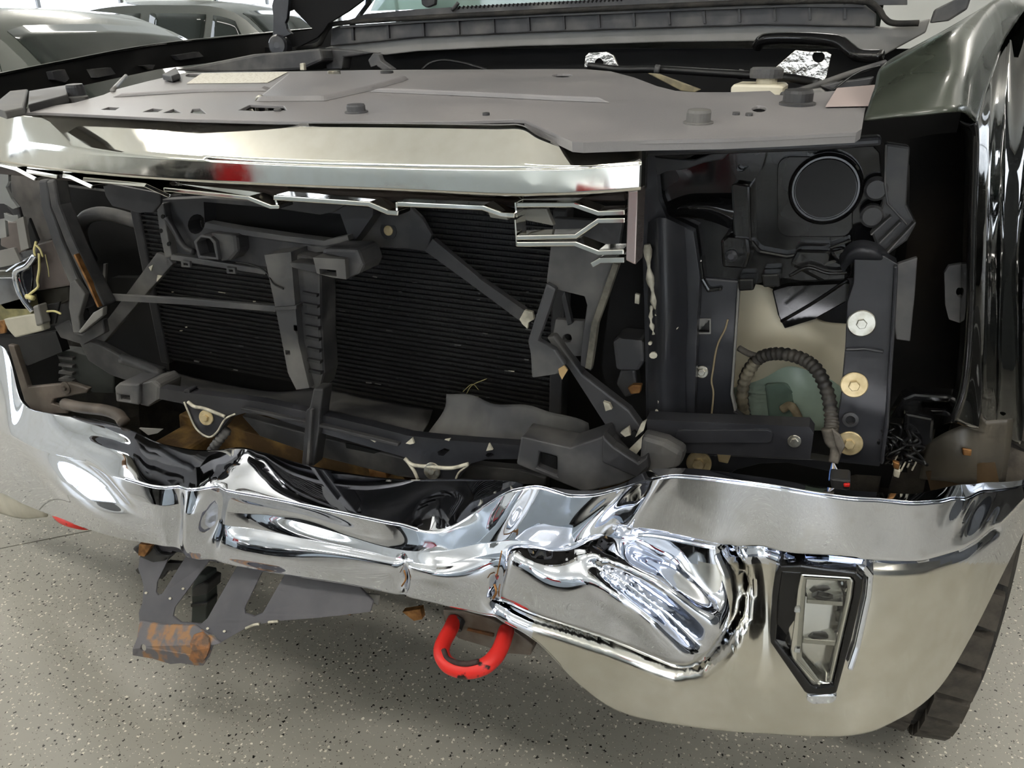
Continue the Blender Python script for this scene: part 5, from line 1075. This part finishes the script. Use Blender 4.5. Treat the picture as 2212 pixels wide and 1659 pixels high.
# cowl
CW = plate('cowl_panel', [(700, 104), (720, 99), (900, 79), (1150, 68), (1440, 58), (1650, 52), (1890, 56), (1925, 60), (2010, 40), (2000, 70), (1905, 122), (1840, 108), (1790, 82), (1650, 89), (1440, 91), (1250, 97), (1120, 100), (900, 111), (830, 119), (800, 112)], 1.30, .02, GREYM, T, bevel=.003)
CW['label'] = 'grey cowl panel below the windshield'
plate('cowl_face', [(713, 100), (716, 62), (730, 56), (900, 44), (1150, 31), (1440, 19), (1700, 9), (1870, 11), (1893, 30), (1892, 58), (1650, 54), (1440, 60), (1150, 70), (900, 81)], 1.28, .02, BLK2, CW, bevel=.003)
for k in range(15):
    x = 760+k*76; yt = 54-(x-730)*.043; yb = 94-(x-713)*.062+ (x-713)**2*.000016
    if x < 1880: ribbon('cowl_rib', [(x, yt), (x+2, yb-4)], 5, 1.272, .01, BLK, CW, bevel=0)
tube('cowl_seal', [(640, 104, 1.26), (686, 96, 1.26), (700, 76, 1.26), (712, 58, 1.26), (735, 50, 1.26), (900, 39, 1.26), (1150, 26, 1.26), (1440, 13, 1.26), (1700, 3, 1.26), (1860, 3, 1.26), (1896, 18, 1.26), (1910, 38, 1.26), (1930, 50, 1.26), (1985, 50, 1.26)], 6, RUBBER, CW, n=6, seg=8)
ribbon('seal_lip', [(735, 58, 1.265), (900, 47, 1.265), (1150, 34, 1.265), (1440, 22, 1.265), (1700, 12, 1.265), (1866, 13, 1.265)], 5, 1.265, .01, GREYP, CW, bevel=0)
plate('cowl_grille', [(735, 50), (790, 30), (900, 20), (1150, 6), (1440, -8), (1960, -30), (1960, 10), (1440, 14), (1150, 28), (900, 42)], 1.34, .02, BLK2, CW, bevel=0)
for k in range(40): ribbon('grille_slot', [(990+k*9, 19-k*.43, 1.337), (993+k*9, 13-k*.43, 1.337)], 3, 1.337, .003, VOID, CW, bevel=0)
tube('washer_nozzle', [(976, 22, 1.33), (984, 14, 1.33), (990, 6, 1.33)], 4, BLK, CW, n=4, seg=6)
WS = plate('windshield', [(800, 24), (835, -60), (1960, -160), (1990, -10), (1440, -4), (1150, 8), (905, 20)], 1.50, .005, mat('green_glass', 'a9c4b8', .04, trans=.3, coat=1), T, bevel=0)
plate('wiper_arm', [(908, -8), (940, -8), (938, 10), (920, 17), (910, 10)], 1.42, .02, BLK, T, bevel=.004)
ribbon('windshield_pillar', [(752, 52), (806, -20)], 9, 1.44, .03, CHROME, T)
boxv('cab', (-.95, 1.62, .45), (1.08, 3.3, 1.25), PAINT, T, .04); boxv('door', (1.05, 1.36, .42), (1.125, 2.6, 1.24), PAINT, T, .03); boxv('cab_roof', (-.78, 2.1, 1.25), (.82, 3.25, 1.86), PAINT, T, .08)
boxv('truck_bed', (-.95, 3.4, .5), (.98, 5.2, 1.2), PAINT, T, .03)
for x in (-.80, .85):
    lathe('rear_tyre', Vector((x, 4.3, .40)), (1, 0, 0), [(.22, -.12), (.37, -.13), (.40, -.10), (.40, .10), (.37, .13), (.22, .12)], RUBBER, T, 40)
lathe('front_tyre', Vector((-.88, .85, .40)), (1, 0, 0), [(.22, -.12), (.37, -.13), (.40, -.10), (.40, .10), (.37, .13), (.22, .12)], RUBBER, T, 40)
# engine bay furniture
plate('intake_duct', [(370, 152), (470, 132), (545, 117), (610, 112), (690, 104), (696, 132), (650, 152), (500, 158)], .95, .10, BLK2, T, bevel=.01)
plate('bracket_plate', [(686, 118), (700, 106), (760, 108), (810, 114), (760, 122), (742, 124), (738, 150), (704, 150), (700, 124)], 1.0, .04, BLK2, T, bevel=.004)
plate('bay_hook', [(794, 130), (806, 114), (818, 118), (822, 130), (850, 150), (826, 152), (812, 142), (800, 146)], .95, .02, GREYP, T, bevel=.003)
plate('stud', [(647, 137), (655, 136), (657, 152), (648, 152)], .9, .01, SEAL, T)
tube('thin_hose', [(912, 150, .95), (930, 136, .96), (960, 130, .97), (1000, 136, .97), (1050, 150, .95)], 3, HOSE, T, n=6, seg=7)
tube('black_hose', [(1270, 142, .9), (1340, 150, .9), (1420, 150, .88), (1520, 156, .85), (1620, 162, .8), (1700, 168, .75), (1770, 180, .7)], 8, HOSE, T, n=7, seg=10)
for x, y in ((1420, 150), (1600, 160)): tube('hose_clamp', [(x-5, y, .87), (x+5, y+1, .87)], 10, BLK2, T, n=3)
plate('yellow_tube', [(1398, 158), (1420, 160), (1512, 194), (1500, 200), (1470, 196)], .78, .02, mat('tan_loom', '8c8266', .7, c2='6b6350', nscale=40), T)
FS = plate('heat_shield', [(1262, 146), (1264, 122), (1272, 114), (1310, 112), (1325, 120), (1338, 148)], 1.0, .01, FOIL, T, holes=[circ(1294, 136, 9, 9, 12)])
plate('shield_void', circ(1294, 136, 9, 9, 12), 1.008, .003, VOID, FS, bevel=0)
FS2 = plate('heat_shield', [(1670, 150), (1718, 108), (1750, 112), (1786, 112), (1796, 118), (1786, 165), (1778, 178), (1700, 168)], .92, .02, FOIL, T, holes=[circ(1768, 123, 13, 12, 14)])
plate('shield_void', circ(1768, 123, 13, 12, 14), .938, .003, VOID, FS2, bevel=0)
RV = plate('coolant_reservoir', [(1578, 204), (1578, 188), (1586, 182), (1688, 184), (1692, 190), (1690, 206)], .66, .12, WHITEP, T, bevel=.008)
lathe('filler_neck', P(1655, 184, .70), (0, 0, 1), [(22*mpp(1655, 184, .7), -.01), (22*mpp(1655, 184, .7), .016)], WHITEP, RV, 20)
lathe('filler_cap', P(1655, 166, .70), (0, 0, 1), [(34*mpp(1655, 170, .7), -.002), (35*mpp(1655, 170, .7), .004), (35*mpp(1655, 170, .7), .012), (30*mpp(1655, 170, .7), .015)], GREYP, RV, 24)
tube('large_hose', [(1636, 100, 1.15), (1648, 86, 1.13), (1690, 82, 1.10), (1760, 84, 1.05), (1810, 90, 1.0), (1836, 108, .97), (1856, 120, .95), (1905, 122, .93)], 13, GLOSS, T, n=7, seg=12)
tube('strut_rod', [(1690, 206, .55), (1760, 186, .60), (1840, 158, .66), (1912, 136, .70)], 7, GREYP, T, n=5, seg=10)
tube('thin_cable', [(1800, 194, .5), (1850, 158, .6), (1900, 142, .68)], 2, HOSE, T, n=5, seg=6)
plate('hinge_block', [(2010, 50), (2020, 20), (2060, 0), (2100, -10), (2090, 20), (2050, 45)], 1.2, .03, BLK2, T, bevel=.004)
for pts, m_ in (([(1770, 186), (1800, 178), (1850, 172), (1890, 165), (1880, 186), (1800, 198)], BLK2), ([(1740, 196), (1775, 190), (1790, 204), (1750, 212)], GREYM)): plate('bay_clutter', pts, .55, .03, m_, T, bevel=.003)
